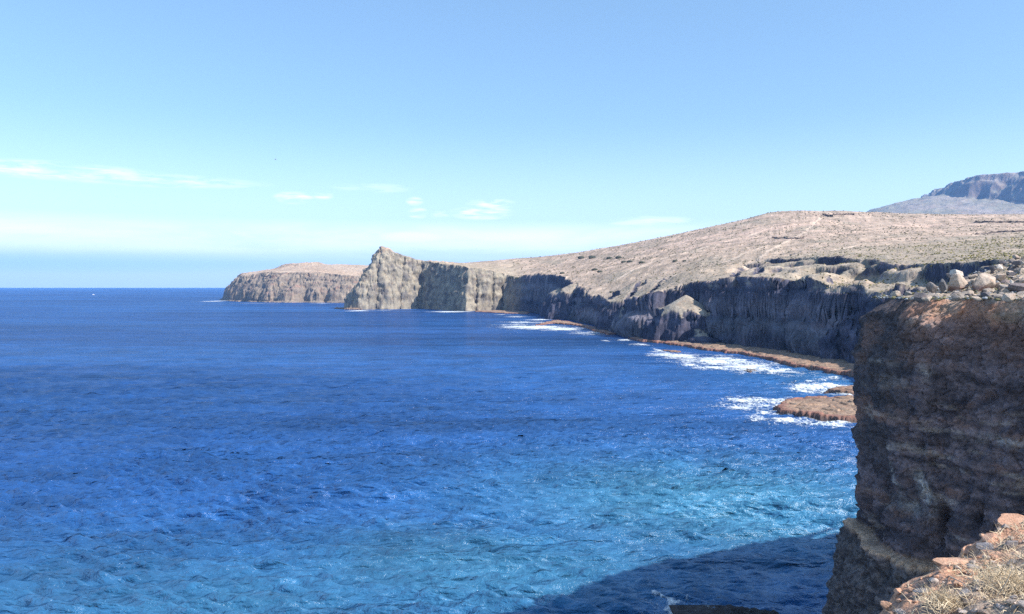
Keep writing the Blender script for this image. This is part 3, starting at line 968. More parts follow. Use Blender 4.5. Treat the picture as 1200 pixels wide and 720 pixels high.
NC = np.array([33.9, 72.6])           # the corner of the near cliff
RIM = [ridge_pt(62), ridge_pt(45), ridge_pt(30), ridge_pt(18), ridge_pt(9), ridge_pt(3), (34.1, 72.8), (33.9, 70.6), (33.8, 68.2), (34.0, 66.0), (34.5, 64.2), (35.6, 63.4),
       (36.2, 62.6), (36.3, 61.0), (36.5, 59.6), (37.2, 57.8), (38.3, 56.2), (38.9, 53.5), (40, 50.5), (43, 46), (48, 40), (54, 34), (62, 28), (74, 24)]


def resample(pts, n):
    p = np.asarray(pts, float)
    # Catmull-Rom
    q = np.vstack([2 * p[0] - p[1], p, 2 * p[-1] - p[-2]])
    out = []
    for i in range(1, len(q) - 2):
        t = np.linspace(0, 1, 24, endpoint=False)[:, None]
        a, b, c, d = q[i - 1], q[i], q[i + 1], q[i + 2]
        out.append(0.5 * (2 * b + (c - a) * t + (2 * a - 5 * b + 4 * c - d) * t ** 2 + (3 * b - a - 3 * c + d) * t ** 3))
    out = np.vstack(out + [p[-1:]])
    return out


def plateau_z(X, Y):
    """open ground on top of the near cliff, rising to the right under the rubble"""
    u = (X - 33.2) * 0.86 + (Y - 72) * 0.35
    return H - 1.0 + 0.015 * (X - 33) + sm(4, 30, u) * 4.8 + 0.35 * fbm(X / 3.5, Y / 3.5, 1.7, 3) * sm(0.5, 3, u)


def build_near():
    c = resample(RIM, 0)
    seg = np.r_[0, np.cumsum(np.linalg.norm(np.diff(c, axis=0), axis=1))]
    # vertices denser where the wall is seen
    L = seg[-1]
    s0 = np.interp(83, -c[:, 1] * 0 + np.arange(len(c)), np.arange(len(c)))
    i_c = int(np.argmin(np.linalg.norm(c - NC, axis=1)))
    sc = seg[i_c]
    ss = np.concatenate([np.arange(0, sc - 7, 0.9), np.arange(sc - 7, sc + 30, 0.085), np.arange(sc + 30, L, 0.7)])
    bx = np.interp(ss, seg, c[:, 0]); by = np.interp(ss, seg, c[:, 1])
    tx = np.gradient(bx, ss); ty = np.gradient(by, ss)
    k = np.ones(41) / 41
    pad = lambda a: np.convolve(np.pad(a, 20, mode='edge'), k, 'valid')
    tx, ty = pad(tx), pad(ty)
    n = np.hypot(tx, ty); tx, ty = tx / n, ty / n
    nx, ny = ty, -tx                      # outward (to the sea, on the left)
    nx, ny = np.where(True, nx, nx), ny
    # make sure it points away from the land
    if nx[len(nx) // 2] > 0: nx, ny = -nx, -ny
    zr = plateau_z(bx, by)
    # wall rows: (fraction of the height, outward offset)
    zt = np.concatenate([np.linspace(0, 1, 430)])
    prof_z = np.array([0.0, .1, .25, .40, .465, .483, .487, .52, .55, .60, .66, .70, .76, .81, .87, .92, .957, 1.0])
    prof_o = np.array([5.0, 4.6, 3.8, 2.9, 2.2, 2.0, 0.95, 1.0, 1.35, 1.25, 1.2, 1.5, 1.4, 1.15, 0.9, 0.3, -0.4, -1.7])
    off = np.interp(zt, prof_z, prof_o)
    Zw = -3 + (zr[None] + 3) * zt[:, None]
    Xw = bx[None] + nx[None] * off[:, None]
    Yw = by[None] + ny[None] * off[:, None]
    # relief of the wall, metres outward
    e = zt[:, None]
    big = fbm(Xw / 9, Yw / 9, Zw / 11, 4) * 1.7 + fbm(Xw / 4, Yw / 4, Zw / 3.2, 3) * 0.8
    mid = fbm(Xw / 2.6, Yw / 2.6, Zw / 2.4, 6, gain=0.58) * 1.15 + fbm(Xw / 4.5, Yw / 4.5, Zw / 6, 3, ridged=True) * 0.5
    zt_ = Zw + 0.05 * (Yw - 60) * -1.0 + 0.5 * fbm(Xw / 9, Yw / 9, 3.3, 3)      # layers dip gently
    hard = fbm(Xw / 30, Yw / 30, zt_ / 1.1, 4)
    j1, j2, jid = cells(Xw / 1.5, Yw / 1.5, Zw / 0.95, 9)
    joints = -0.20 * sm(0.07, 0.0, j2 - j1) + (jid - 0.5) * 0.24 * sm(0.3, -0.2, fbm(Xw / 5, Yw / 5, Zw / 4, 2))
    lay = joints + np.clip(hard * 3.0, -0.8, 0.8) * 0.10 * sm(-0.3, 0.3, fbm(Xw / 6, Yw / 6, Zw / 5, 3) + 0.1) + fbm(Xw / 4, Yw / 4, zt_ / 0.5, 3) * 0.10 - 0.22 * sm(0.10, 0.0, np.abs(fbm(Xw / 3.5, Yw / 3.5, Zw / 9, 3)))           # layers of ash and lava
    rib = fbm(Xw / 1.6, Yw / 1.6, Zw / 9, 3, ridged=True) * 0.35
    f1, f2, cid = cells(Xw / 0.8, Yw / 0.8, Zw / 0.8, 2)
    blocks = (cid - 0.5) * 0.26 - sm(0.10, 0, f2 - f1) * 0.08
    g1, g2, gid = cells(Xw / 0.33, Yw / 0.33, Zw / 0.33, 5)
    pebb = (0.5 - g1) * (0.05 + 0.13 * sm(0.49, 0.46, e))
    # hollow worn beyond the buttress, upper half
    sp = (ss - sc)[None]
    hollow = np.exp(-((sp - 16.5) / 5.0) ** 2) * sm(0.5, 0.72, e) * sm(1.0, 0.93, e) * -1.9
    caves = np.zeros_like(Xw)
    PXw = 600 + F * Xw / np.maximum(Yw, 1); PYw = HY + F * (H - Zw) / np.maximum(Yw, 1)
    seen = np.where((sp > -3) & (sp < 28), 0.0, 1e9)

    def spot(px, py):
        k = np.unravel_index(np.argmin((PXw - px) ** 2 + (PYw - py) ** 2 + seen), Xw.shape)
        return np.array([Xw[k], Yw[k], Zw[k]])

    for (px, py, rx, rz, dep) in ((1107, 612, 0.32, 1.7, 1.9), (1143, 606, 0.30, 1.4, 1.5), (1066, 596, 0.9, 1.3, 1.1), (1185, 582, 0.4, 0.8, 0.9), (1030, 588, 0.6, 1.2, 0.8), (1150, 470, 1.2, 0.6, 0.7), (1075, 520, 0.9, 0.5, 0.6)):
        q = spot(px, py)
        r2 = ((Xw - q[0]) ** 2 + (Yw - q[1]) ** 2) / (rx * rx * 4) + ((Zw - q[2]) / rz) ** 2
        caves -= dep * np.exp(-r2 * 1.6)
    disp = big + mid + lay + rib + blocks + pebb + hollow + caves
    fade = sm(1.0, 0.955, e) * 0.85 + 0.15
    disp = disp * fade
    Xw = Xw + nx[None] * disp; Yw = Yw + ny[None] * disp
    Zw = Zw + (1 - sm(0.95, 1, e)) * (blocks + mid * 0.3) * 0.3
    # colours of the wall
    nb = hard * 0.45 + 0.35 * fbm(Xw / 2.2, Yw / 2.2, Zw / 2.0, 5, gain=0.6) + 0.35 * fbm(Xw / 3, Yw / 3, zt_ / 0.7, 4) + 0.3 * fbm(Xw / 9, Yw / 9, Zw / 7, 3)
    col = lerp((0.072, 0.060, 0.070), (0.225, 0.172, 0.182), sm(-0.2, 0.3, nb + 0.35 * fbm(Xw / 1.2, Yw / 1.2, Zw / 0.8, 4)))
    butt = sm(10.5, 8.0, sp + 1.2 * fbm(Zw / 5, Yw / 5, 1.1, 3) + (1 - e) * 9) * sm(0.6, 0.7, e)
    col = lerp(col, (0.085, 0.076, 0.084), np.clip(butt, 0, 1) * 0.85)
    red = np.clip(sm(0.02, 0.35, fbm(Xw / 6, Yw / 6, Zw / 2.0, 4)) * sm(0.48, 0.6, e) + 0.7 * sm(0.86, 0.94, e + 0.05 * fbm(Xw / 4, Yw / 4, 2.2, 3)) * sm(4, 9, sp), 0, 1)
    col = lerp(col, (0.28, 0.165, 0.13), red * 0.65)
    ash = sm(0.12, 0.3, fbm(Xw / 5, Yw / 5, Zw / 0.8, 4)) * sm(0.47, 0.53, e) * sm(0.9, 0.75, e)
    col = lerp(col, (0.36, 0.29, 0.25), ash * 0.6)
    cong = sm(0.487, 0.468, e)
    col = lerp(col, lerp((0.075, 0.066, 0.068), (0.17, 0.145, 0.14), sm(0.3, 0.8, gid)), cong * 0.85)
    bench = np.exp(-((e - 0.4815) / 0.007) ** 2)
    col = lerp(col, (0.60, 0.40, 0.27), bench * 0.95 * sm(-0.3, 0.1, fbm(Xw / 3, Yw / 3, 1.7, 3) + 0.2))
    for (px, py, rx, rz, a) in ((1079, 570, 0.55, 1.0, 1.0), (1087, 590, 0.55, 1.1, 1.0), (1049, 560, 0.35, 1.3, 0.9), (1060, 592, 1.1, 0.8, 0.45), (1036, 588, 0.9, 0.6, 0.4), (1085, 438, 0.4, 0.7, 0.7), (1040, 425, 1.6, 0.25, 0.5), (1092, 377, 0.5, 0.4, 0.6), (1160, 520, 2.2, 0.35, 0.5)):
        q = spot(px, py)
        r2 = ((Xw - q[0]) ** 2 + (Yw - q[1] - (Zw - q[2]) * 0.45) ** 2) / (rx * rx) + ((Zw - q[2]) / rz) ** 2
        pale = np.exp(-r2) * sm(-0.35, 0.15, fbm(Xw / 0.7, Yw / 0.7, Zw / 0.9, 4))
        col = lerp(col, (0.52, 0.48, 0.45), np.clip(pale * a, 0, 1))
    scree = sm(0.945, 0.975, e + 0.04 * fbm(Xw / 2, Yw / 2, 3.3, 4)) * sm(3, 9, sp)
    col = lerp(col, lerp((0.46, 0.25, 0.17), (0.40, 0.31, 0.25), sm(-0.2, 0.3, fbm(Xw / 2.2, Yw / 2.2, Zw / 1.5, 4))), scree)
    # top: from the rim inland
    inl = np.concatenate([np.arange(0.12, 6, 0.14), np.arange(6, 34, 1.2)])
    inland = np.array([0.90, 0.43])       # heading along the headland, to the right and back
    wgt = np.clip(inl / 8, 0, 1)[:, None]
    dx = -nx[None] * (1 - wgt) + inland[0] * wgt
    dy = -ny[None] * (1 - wgt) + inland[1] * wgt
    Xt = Xw[-1:] + dx * inl[:, None]
    Yt = Yw[-1:] + dy * inl[:, None]
    # back edge stays within the sea-side edge of the ridge
    Zt = plateau_z(Xt, Yt)
    tf1, tf2, tid = cells(Xt / 0.6, Yt / 0.6, 0.5, 7)
    rough = fbm(Xt / 1.6, Yt / 1.6, 8.8, 5) * 0.55 + (tid - 0.5) * 0.30 * sm(0.6, 0.2, tf1)
    Zt = Zt + rough * sm(0, 0.8, inl)[:, None]
    ct = lerp((0.36, 0.30, 0.24), (0.44, 0.36, 0.28), sm(-0.3, 0.3, fbm(Xt / 1.3, Yt / 1.3, 2.9, 4)))
    ct = lerp(ct, (0.42, 0.24, 0.17), sm(0.1, 0.4, fbm(Xt / 4, Yt / 4, 5.9, 3)) * 0.7)
    ct = lerp(ct, (0.16, 0.15, 0.10), sm(0.15, 0.4, fbm(Xt / 0.8, Yt / 0.8, 9.9, 3)) * 0.6)
    P = np.concatenate([np.stack([Xw, Yw, Zw], -1), np.stack([Xt, Yt, Zt], -1)], 0)
    C = np.concatenate([col, ct], 0)
    o = grid_mesh('near_cliff', P, M_near, C)
    tag(o, 'tall dark shaded sea cliff with layered brown rock at the right', 'cliff', kind='structure')


build_near()
# flat top behind the loft, so boulders have ground to lie on
def build_top():
    X, Y = np.meshgrid(np.arange(33.5, 110, 0.3), np.arange(48, 108, 0.3))
    rimp = [(34.2, 72.4), (34.3, 68.2), (34.8, 65.4), (36.8, 64.2), (37.4, 61.0), (38.4, 58.4), (40.2, 56), (41, 53), (43, 49), (120, 48), (120, 120), ridge_pt(60), ridge_pt(45), ridge_pt(30), ridge_pt(18), ridge_pt(9)]
    rimp = [(x, y - (1.2 if i > 10 else 0)) for i, (x, y) in enumerate(rimp)]
    d, _ = sdist(rimp, X, Y)
    Z = plateau_z(X, Y) - 0.12 + fbm(X / 1.6, Y / 1.6, 8.8, 5) * 0.5 - sm(3.4, 2.6, d) * 0.5
    c = lerp((0.34, 0.28, 0.22), (0.42, 0.33, 0.26), sm(-0.3, 0.3, fbm(X / 1.3, Y / 1.3, 2.9, 4)))
    k = np.minimum.reduce([d[:-1, :-1], d[1:, :-1], d[:-1, 1:], d[1:, 1:]]) > 2.6
    o = grid_mesh('cliff_top_ground', np.stack([X, Y, Z], -1), M_near, c, keep=k)
    tag(o, 'stony open ground on top of the near cliff under the boulders', 'ground', kind='structure')


build_top()


# ------------------------------------------------------------------ boulders and stones
def ico(sub):
    t = (1 + 5 ** 0.5) / 2
    v = [(-1, t, 0), (1, t, 0), (-1, -t, 0), (1, -t, 0), (0, -1, t), (0, 1, t), (0, -1, -t), (0, 1, -t), (t, 0, -1), (t, 0, 1), (-t, 0, -1), (-t, 0, 1)]
    f = [(0, 11, 5), (0, 5, 1), (0, 1, 7), (0, 7, 10), (0, 10, 11), (1, 5, 9), (5, 11, 4), (11, 10, 2), (10, 7, 6), (7, 1, 8), (3, 9, 4), (3, 4, 2), (3, 2, 6), (3, 6, 8), (3, 8, 9), (4, 9, 5), (2, 4, 11), (6, 2, 10), (8, 6, 7), (9, 8, 1)]
    v = [np.array(a) / np.linalg.norm(a) for a in v]
    for _ in range(sub):
        cache, nf = {}, []
        def mid(a, b):
            k = (min(a, b), max(a, b))
            if k not in cache:
                m = v[a] + v[b]
                v.append(m / np.linalg.norm(m))
                cache[k] = len(v) - 1
            return cache[k]
        for a, b, c in f:
            ab, bc, ca = mid(a, b), mid(b, c), mid(c, a)
            nf += [(a, ab, ca), (b, bc, ab), (c, ca, bc), (ab, bc, ca)]
        f = nf
    return np.array(v), np.array(f)


ICO = {s: ico(s) for s in (0, 1, 2, 3)}


def boulder_geo(seed, sub=2, cuts=9, rough=0.06, box=0.35):
    r = np.random.default_rng(seed)
    v, f = ICO[sub]
    v = v.copy()
    m = np.max(np.abs(v), axis=1, keepdims=True)
    v = v * (1 - box) + v / m * box * 0.85           # partly squared off
    cuts = cuts + 9
    rough = rough * 0.5
    for i in range(cuts):
        n = r.normal(size=3)
        n /= np.linalg.norm(n)
        h = r.uniform(0.42, 0.76)
        d = v @ n - h
        v = np.where(d[:, None] > 0, v - d[:, None] * n * 0.97, v)
    nn = fbm(v[:, 0] * 2.2 + seed, v[:, 1] * 2.2, v[:, 2] * 2.2, 3)
    v = v * (1 + nn[:, None] * rough * 2)
    v = v / np.max(np.abs(v), axis=0)
    return v, f


PALE = (0.46, 0.37, 0.30); MAUVE = (0.24, 0.19, 0.18); GREY = (0.26, 0.235, 0.22); DARK = (0.12, 0.11, 0.115); WHITE = (0.62, 0.55, 0.48); RUST = (0.34, 0.19, 0.135)
_n = [0]


def boulder(name, cen, size, col, rotz=0.0, tilt=0.0, seed=None, sub=2, mat=None, label=None, cat='boulder', group=None, box=0.35, col2=None, rough=0.06, cuts=9):
    _n[0] += 1
    v, f = boulder_geo(seed if seed is not None else 100 + _n[0], sub, cuts, rough, box)
    v = v * np.asarray(size) / 2
    cz, sz = math.cos(rotz), math.sin(rotz)
    ct, st = math.cos(tilt), math.sin(tilt)
    R = np.array([[cz, -sz, 0], [sz, cz, 0], [0, 0, 1]]) @ np.array([[ct, 0, st], [0, 1, 0], [-st, 0, ct]])
    v = v @ R.T
    c = np.tile(np.asarray(col, float), (len(v), 1))
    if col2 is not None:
        c = lerp(c, col2, sm(0.0, -0.25, v[:, 2] / size[2] + 0.12 * fbm(v[:, 0] * 2, v[:, 1] * 2, v[:, 2] * 2, 3)))  # lower part darkened: undercut shade painted into the stone colour
    o = mesh_from(name, v, f, mat or M_stone, c, smooth=False)
    o.location = tuple(cen)
    return tag(o, label, cat, group)


def px_boulder(x0, x1, y0, y1, D, col, label, depth=0.9, seed=None, sub=3, **kw):
    D = D * 0.86
    c = ray((x0 + x1) / 2, (y0 + y1) / 2, D)
    w = (x1 - x0) / F * D * 1.0
    h = (y1 - y0) / F * D * 1.08
    return boulder('boulder', c, (w, w * depth, h), col, seed=seed, sub=sub, label=label, **kw)


def build_rubble():
    px_boulder(1107, 1133, 322, 344, 84, PALE, 'big pale square boulder with shade painted on its dark red underside, left of the long broad boulder', seed=1, rotz=0.3, box=0.75, col2=(0.25, 0.15, 0.12), group='large boulders on the cliff top', depth=0.8)
    px_boulder(1137, 1174, 319, 345, 83, (0.42, 0.34, 0.28), 'long broad boulder with a rough pale top, widest of the cliff top boulders', seed=2, rotz=0.1, box=0.7, col2=(0.22, 0.14, 0.125), group='large boulders on the cliff top', depth=0.7)
    px_boulder(1113, 1128, 316, 324, 88, WHITE, 'flat white stone lying just behind the pale square boulder', seed=3, box=0.6)
    px_boulder(1108, 1119, 319, 328, 90, DARK, 'dark grey stone behind the left edge of the pale square boulder', seed=4)
    px_boulder(1167, 1179, 321, 331, 86, PALE, 'pale rounded boulder behind the right end of the long broad boulder', seed=5)
    px_boulder(1171, 1185, 327, 338, 84, MAUVE, 'mauve grey boulder touching the right end of the long broad boulder', seed=6, box=0.6)
    px_boulder(1182, 1188, 328, 337, 82.5, WHITE, 'small white upright stone right of the mauve grey boulder', seed=7)
    px_boulder(1171, 1187, 335, 345, 79, GREY, 'low grey boulder at the front of the heap below the mauve one', seed=8, tilt=0.25, box=0.6)
    px_boulder(1184, 1206, 332, 347, 78, (0.19, 0.16, 0.16), 'large dark grey boulder cut by the right edge of the photo', seed=9, box=0.5, group='large boulders on the cliff top')
    px_boulder(1187, 1198, 325, 334, 85, PALE, 'pale boulder perched above the large dark grey boulder', seed=10)
    px_boulder(1167, 1175, 310, 318, 90, WHITE, 'white block high on the rubble slope, brightest stone there', seed=11)
    px_boulder(1159, 1168, 312, 319, 90, DARK, 'dark slab leaning beside the bright white block on the rubble slope', seed=12, tilt=0.4)
    px_boulder(1099, 1110, 326, 343, 83, (0.15, 0.145, 0.15), 'dark blue grey boulder close against the left of the pale square boulder', seed=13, box=0.5)
    px_boulder(1086, 1099, 331, 344, 82, (0.17, 0.155, 0.15), 'dark boulder at the left end of the cliff top row', seed=14)
    px_boulder(1045, 1056, 340, 347, 80, PALE, 'pale low stone by itself near the cliff corner', seed=15)
    px_boulder(1060, 1068, 341, 347, 79, GREY, 'small grey stone right of the pale low stone near the cliff corner', seed=16)
    px_boulder(1186, 1203, 306, 320, 92, (0.13, 0.12, 0.13), 'big dark boulder high in the rubble at the right edge', seed=17, box=0.5, group='large boulders on the cliff top')
    px_boulder(1183, 1192, 304, 312, 94, (0.30, 0.25, 0.22), 'brown grey block on the crest of the rubble slope', seed=18)
    r = np.random.default_rng(8)
    protos = []
    names = {0: ('small pale angular stone in the rubble heap on the cliff top', PALE), 1: ('small dark angular stone in the rubble heap on the cliff top', DARK), 2: ('small grey brown stone in the rubble heap on the cliff top', (0.28, 0.24, 0.21))}
    n = 0
    tries = 0
    while n < 270 and tries < 6000:
        tries += 1
        px = r.uniform(1078, 1225)
        D = r.uniform(57, 84)
        x, y = plan(px, D)
        if r.random() > sm(1070, 1190, px) + 0.22: continue
        if y > 72.9 + (x - 33.2) * 0.51 - 0.6: continue
        z = float(plateau_z(np.array(x), np.array(y)))
        if D < 67 and r.random() < 0.75: continue
        s = 0.28 + 0.75 * r.random() ** 2.2
        kind = r.choice(3, p=[0.42, 0.24, 0.34])
        lab, c = names[kind]
        c = np.array(c) * r.uniform(0.8, 1.15)
        sz = 'small' if s < 0.5 else ('middling' if s < 0.75 else 'large')
        where = ('in the front row along the cliff edge' if D < 67 else 'near the right edge of the photo' if px > 1172 else 'behind the two big pale boulders' if px > 1105 else 'at the thin left end') 
        lab = f"{sz} {('pale', 'dark', 'grey brown')[kind]} angular rubble stone {where}"
        o = boulder('rubble_stone', (x, y, z + s * 0.12), (s * r.uniform(0.9, 1.5), s * r.uniform(0.8, 1.2), s * r.uniform(0.6, 0.95)), c, rotz=r.uniform(0, 6.28), tilt=r.uniform(-0.4, 0.4), sub=1 if s < 0.6 else 2,
                    label=lab, cat='stone', group='rubble heap on the cliff top', box=r.uniform(0.1, 0.6))
        n += 1


build_rubble()


# scattered scrub and stones on the cliff top, boulders at the foot of the bay cliff
def blob_cloud(name, P, sizes, mat, label, cat, seed=0, flat=0.7, sub=0):
    r = np.random.default_rng(seed)
    v, f = ICO[sub]
    n = len(P)
    V = v[None] * (1 + r.uniform(-0.35, 0.35, (n, len(v), 1))) * np.asarray(sizes)[:, None, None] * np.array([1, 1, flat])
    V = V + np.asarray(P)[:, None, :]
    Fc = f[None] + (np.arange(n) * len(v))[:, None, None]
    o = mesh_from(name, V.reshape(-1, 3), Fc.reshape(-1, 3), mat, None, smooth=False)
    return tag(o, label, cat, kind='stuff')


def scatter(px0, px1, D0, D1, n, seed, bias=1.0):
    r = np.random.default_rng(seed)
    px = r.uniform(px0, px1, n)
    D = D0 + (D1 - D0) * r.random(n) ** bias
    X = (px - 600) / F * D
    return X, D, r


def build_scrub():
    X, Y, r = scatter(600, 1230, 330, 1650, 20000, 4, 1.0)
    Z, d0, land = bay_height(X, Y)
    dens = fbm(X / 60, Y / 90, 3.1, 3) + 0.5 * fbm((X - Y * 0.35) / 9, (Y + X * 0.5) / 90, 2.2, 3)
    ok = (land - Z < 4) & (dens + r.normal(0, 0.25, len(X)) > -0.02) & (Z > 8)
    X, Y, Z = X[ok], Y[ok], Z[ok]
    s = (0.22 + 0.55 * r.random(len(X)) ** 2) * (0.55 + Y / 1100)
    blob_cloud('scrub', np.c_[X, Y, Z + s * 0.3], s, M_scrub, 'grey green scrub dotted over the dry hillside', 'scrub', 5)
    X, Y, r = scatter(960, 1210, 290, 620, 5200, 14, 1.0)
    Z, d0, land = bay_height(X, Y)
    dens = fbm(X / 28, Y / 40, 6.1, 3)
    ok = (dens + r.normal(0, 0.2, len(X)) > 0.08) & (Z > 20) & (land - Z < 14)
    X, Y, Z = X[ok], Y[ok], Z[ok]
    s = 0.25 + 0.45 * r.random(len(X)) ** 2
    blob_cloud('yellow_scrub', np.c_[X, Y, Z + s * 0.3], s, M_scrub_y, 'yellow green scrub on the gentle ground above the second escarpment', 'scrub', 6)
    # low herbs and grit on the near cliff top
    px = r.uniform(1015, 1210, 3400); D = r.uniform(55, 84, 3400)
    X = (px - 600) / F * D; Y = D
    ok = (Y < 72.9 + (X - 33.2) * 0.51 - 0.2) & (X > 33.8 + np.clip(66 - Y, 0, 12) * 0.45)
    X, Y = X[ok], Y[ok]
    Z = plateau_z(X, Y) + fbm(X / 1.6, Y / 1.6, 8.8, 5) * 0.5
    s = 0.04 + 0.12 * r.random(len(X)) ** 2.5
    k = r.random(len(X)) < 0.5
    blob_cloud('low_herbs', np.c_[X, Y, Z][k], s[k] * 1.4, M_scrub, 'low dry herbs speckling the near cliff top', 'herbs', 7)
    blob_cloud('grit', np.c_[X, Y, Z][~k], s[~k], M_bird, 'loose grit and small stones strewn on the near cliff top', 'grit', 8)


build_scrub()


def build_bushes():
    spots = [(681, 303.5, 1500, 3.2), (694, 303, 1480, 3.8), (714, 303.5, 1420, 2.8), (725, 303, 1400, 3.0), (731, 308, 1320, 2.6), (738, 307.5, 1310, 2.8), (752, 309, 1260, 3.0), (791, 307, 1050, 2.6),
             (802, 307, 1040, 1.8), (697, 317, 1130, 2.8), (703, 319.5, 1090, 2.6), (659, 321, 1180, 2.4), (600, 326, 1290, 2.5), (606, 327.5, 1285, 2.3), (716, 343, 800, 1.6), (786, 325, 720, 1.4), (820, 366, 565, 1.2)]
    BUSH_LABELS = ['dark bush starting the upper left row high on the hillside', 'large dark bush beside the first one of the upper left row', 'dark bush third along the upper row on the hillside',
                   'dark bush fourth along the upper row, close to the third', 'dark bush left one of the close middle pair under the upper row', 'dark bush right one of the close middle pair under the upper row',
                   'dark bush just right of the close middle pair', 'dark bush by itself toward the right part of the hillside', 'small dark bush right of the one by itself on the right',
                   'dark bush upper one of the two halfway down the slope', 'dark bush lower one of the two halfway down the slope', 'dark bush just above the rim of the left shaded cliff',
                   'dark bush at the left corner of the shaded cliff rim', 'smaller dark bush touching the one at the left cliff corner', 'small bush low on the spur between the dark gullies',
                   'small bush near the rim right of the dark gullies', 'tiny bush on the pale cone of scree in the bay wall']
    Dm = np.arange(500, 1750, 2.5)
    XB = (np.array([q[0] for q in spots])[:, None] - 600) / F * Dm[None]
    ZB, _, _ = bay_height(XB, np.broadcast_to(Dm, XB.shape))
    for i, (px, py, D, s) in enumerate(spots):
        # march along the line of sight to the ground
        x = XB[i]
        z = ZB[i]
        hit = np.nonzero(z > H + (HY - py) / F * Dm)[0]
        if len(hit) == 0: continue
        D = Dm[hit[0]]
        c = np.array([(px - 600) / F * D, D, z[hit[0]]])
        s = s * D / 1100
        v, f = ICO[2]
        r = np.random.default_rng(300 + i)
        v = v * (1 + 0.55 * fbm(v[:, 0:1] * 2.3 + i, v[:, 1:2] * 2.3, v[:, 2:3] * 2.3, 4)) * np.array([s * 1.5, s, s * 0.75])
        o = mesh_from('bush', v, f, M_bush, None, smooth=False)
        o.location = tuple(c + np.array([0, 0, s * 0.3]))
        tag(o, BUSH_LABELS[i], 'bush', 'dark bushes on the hillside')


build_bushes()


def build_banks():
    lines = [([(1142, 261.5), (1160, 261.6), (1178, 261.4), (1196, 261.2), (1225, 261)], 1.6, 'thin dark stone bank along the foot of the mountain at the right'),
             ([(1143, 275.5), (1153, 274.3), (1164, 273.4), (1176, 273), (1184, 272.6), (1195, 272.0), (1225, 270)], 1.5, 'thick dark stone bank slanting across the pink field at the right'),
             ([(976, 252.3), (986, 252.2), (994, 252), (1001, 252.2)], 1.4, 'short dark stone bank just under the hill crest'),
             ([(964, 252.6), (969, 254), (976, 254.4)], 1.8, 'dark hollow edged bank left of the crest bank'),
             ([(905, 279), (911, 280.5), (919, 279.2), (923, 281), (931, 280.4), (942, 280)], 1.2, 'broken dark rock band in the middle of the hillside')]
    for pts, th, lab in lines:
        V = []
        pts = np.array(pts)
        t = np.linspace(0, 1, 40)
        px = np.interp(t, np.linspace(0, 1, len(pts)), pts[:, 0]); py = np.interp(t, np.linspace(0, 1, len(pts)), pts[:, 1])
        Dm = np.arange(420, 1900, 4.0)
        XB = (px[:, None] - 600) / F * Dm[None]
        ZB, _, _ = bay_height(XB, np.broadcast_to(Dm, XB.shape))
        hits = []
        prev = None
        rows = []
        for i, (a, b) in enumerate(zip(px, py)):
            z = ZB[i]
            hit = np.nonzero(z > H + (HY - b) / F * Dm)[0]
            j = hit[0] if len(hit) else int(np.argmax((z - H) / Dm))
            D = Dm[j] if prev is None else 0.6 * prev + 0.4 * Dm[j]
            prev = D
            g = [float(np.interp(D, Dm, z))]
            h = th * D / F * (0.75 + 0.9 * abs(math.sin(i * 1.7) * math.sin(i * 0.6 + 1)))
            x0 = (a - 600) / F * D
            rows.append([(x0, D - 1.2, g[0] - 1.5), (x0, D - 0.7, g[0] + h), (x0, D + 0.9, g[0] + h * 0.9), (x0, D + 1.6, g[0] - 1.5)])
        P = np.array(rows)
        o = grid_mesh('stone_bank', P, M_bank)
        tag(o, lab, 'bank', 'dark banks across the hillside')


build_banks()


# ------------------------------------------------------------------ foreground slope
BR = [(-6.0, -1.0), (-3.0, 1.6), (0.4, 4.4), (2.25, 6.0), (2.94, 6.6), (3.77, 7.37), (4.4, 7.96), (4.75, 8.05), (5.15, 8.6), (5.73, 9.1), (6.5, 9.78), (8.0, 10.9), (11, 13.5), (16, 18), (22, 22), (40, 10), (40, -20), (-10, -20)]


def fore_height(X, Y):
    d, par = sdist(BR, X, Y)
    d = d + fbm(X / 0.8, Y / 0.8, 1.3, 5) * 0.28
    base = H - 2.98
    up = np.clip(d, 0, 9)
    z = base + 0.34 * up - 0.018 * up ** 2 + 0.1 * sm(0.0, 0.25, d)
    z = np.where(d < 0, base + d * 1.6 - np.clip(-d - 1, 0, 99) * 1.2, z)
    z = z + fbm(X / 1.1, Y / 1.1, 5.5, 5) * 0.20 + fbm(X / 0.22, Y / 0.22, 2.5, 4) * 0.05
    f1, f2, cid = cells(X / 0.17, Y / 0.17, 0.5, 3)
    z = z + np.clip(0.5 - f1, 0, 1) * 0.10 * (cid > 0.5)
    return z, d


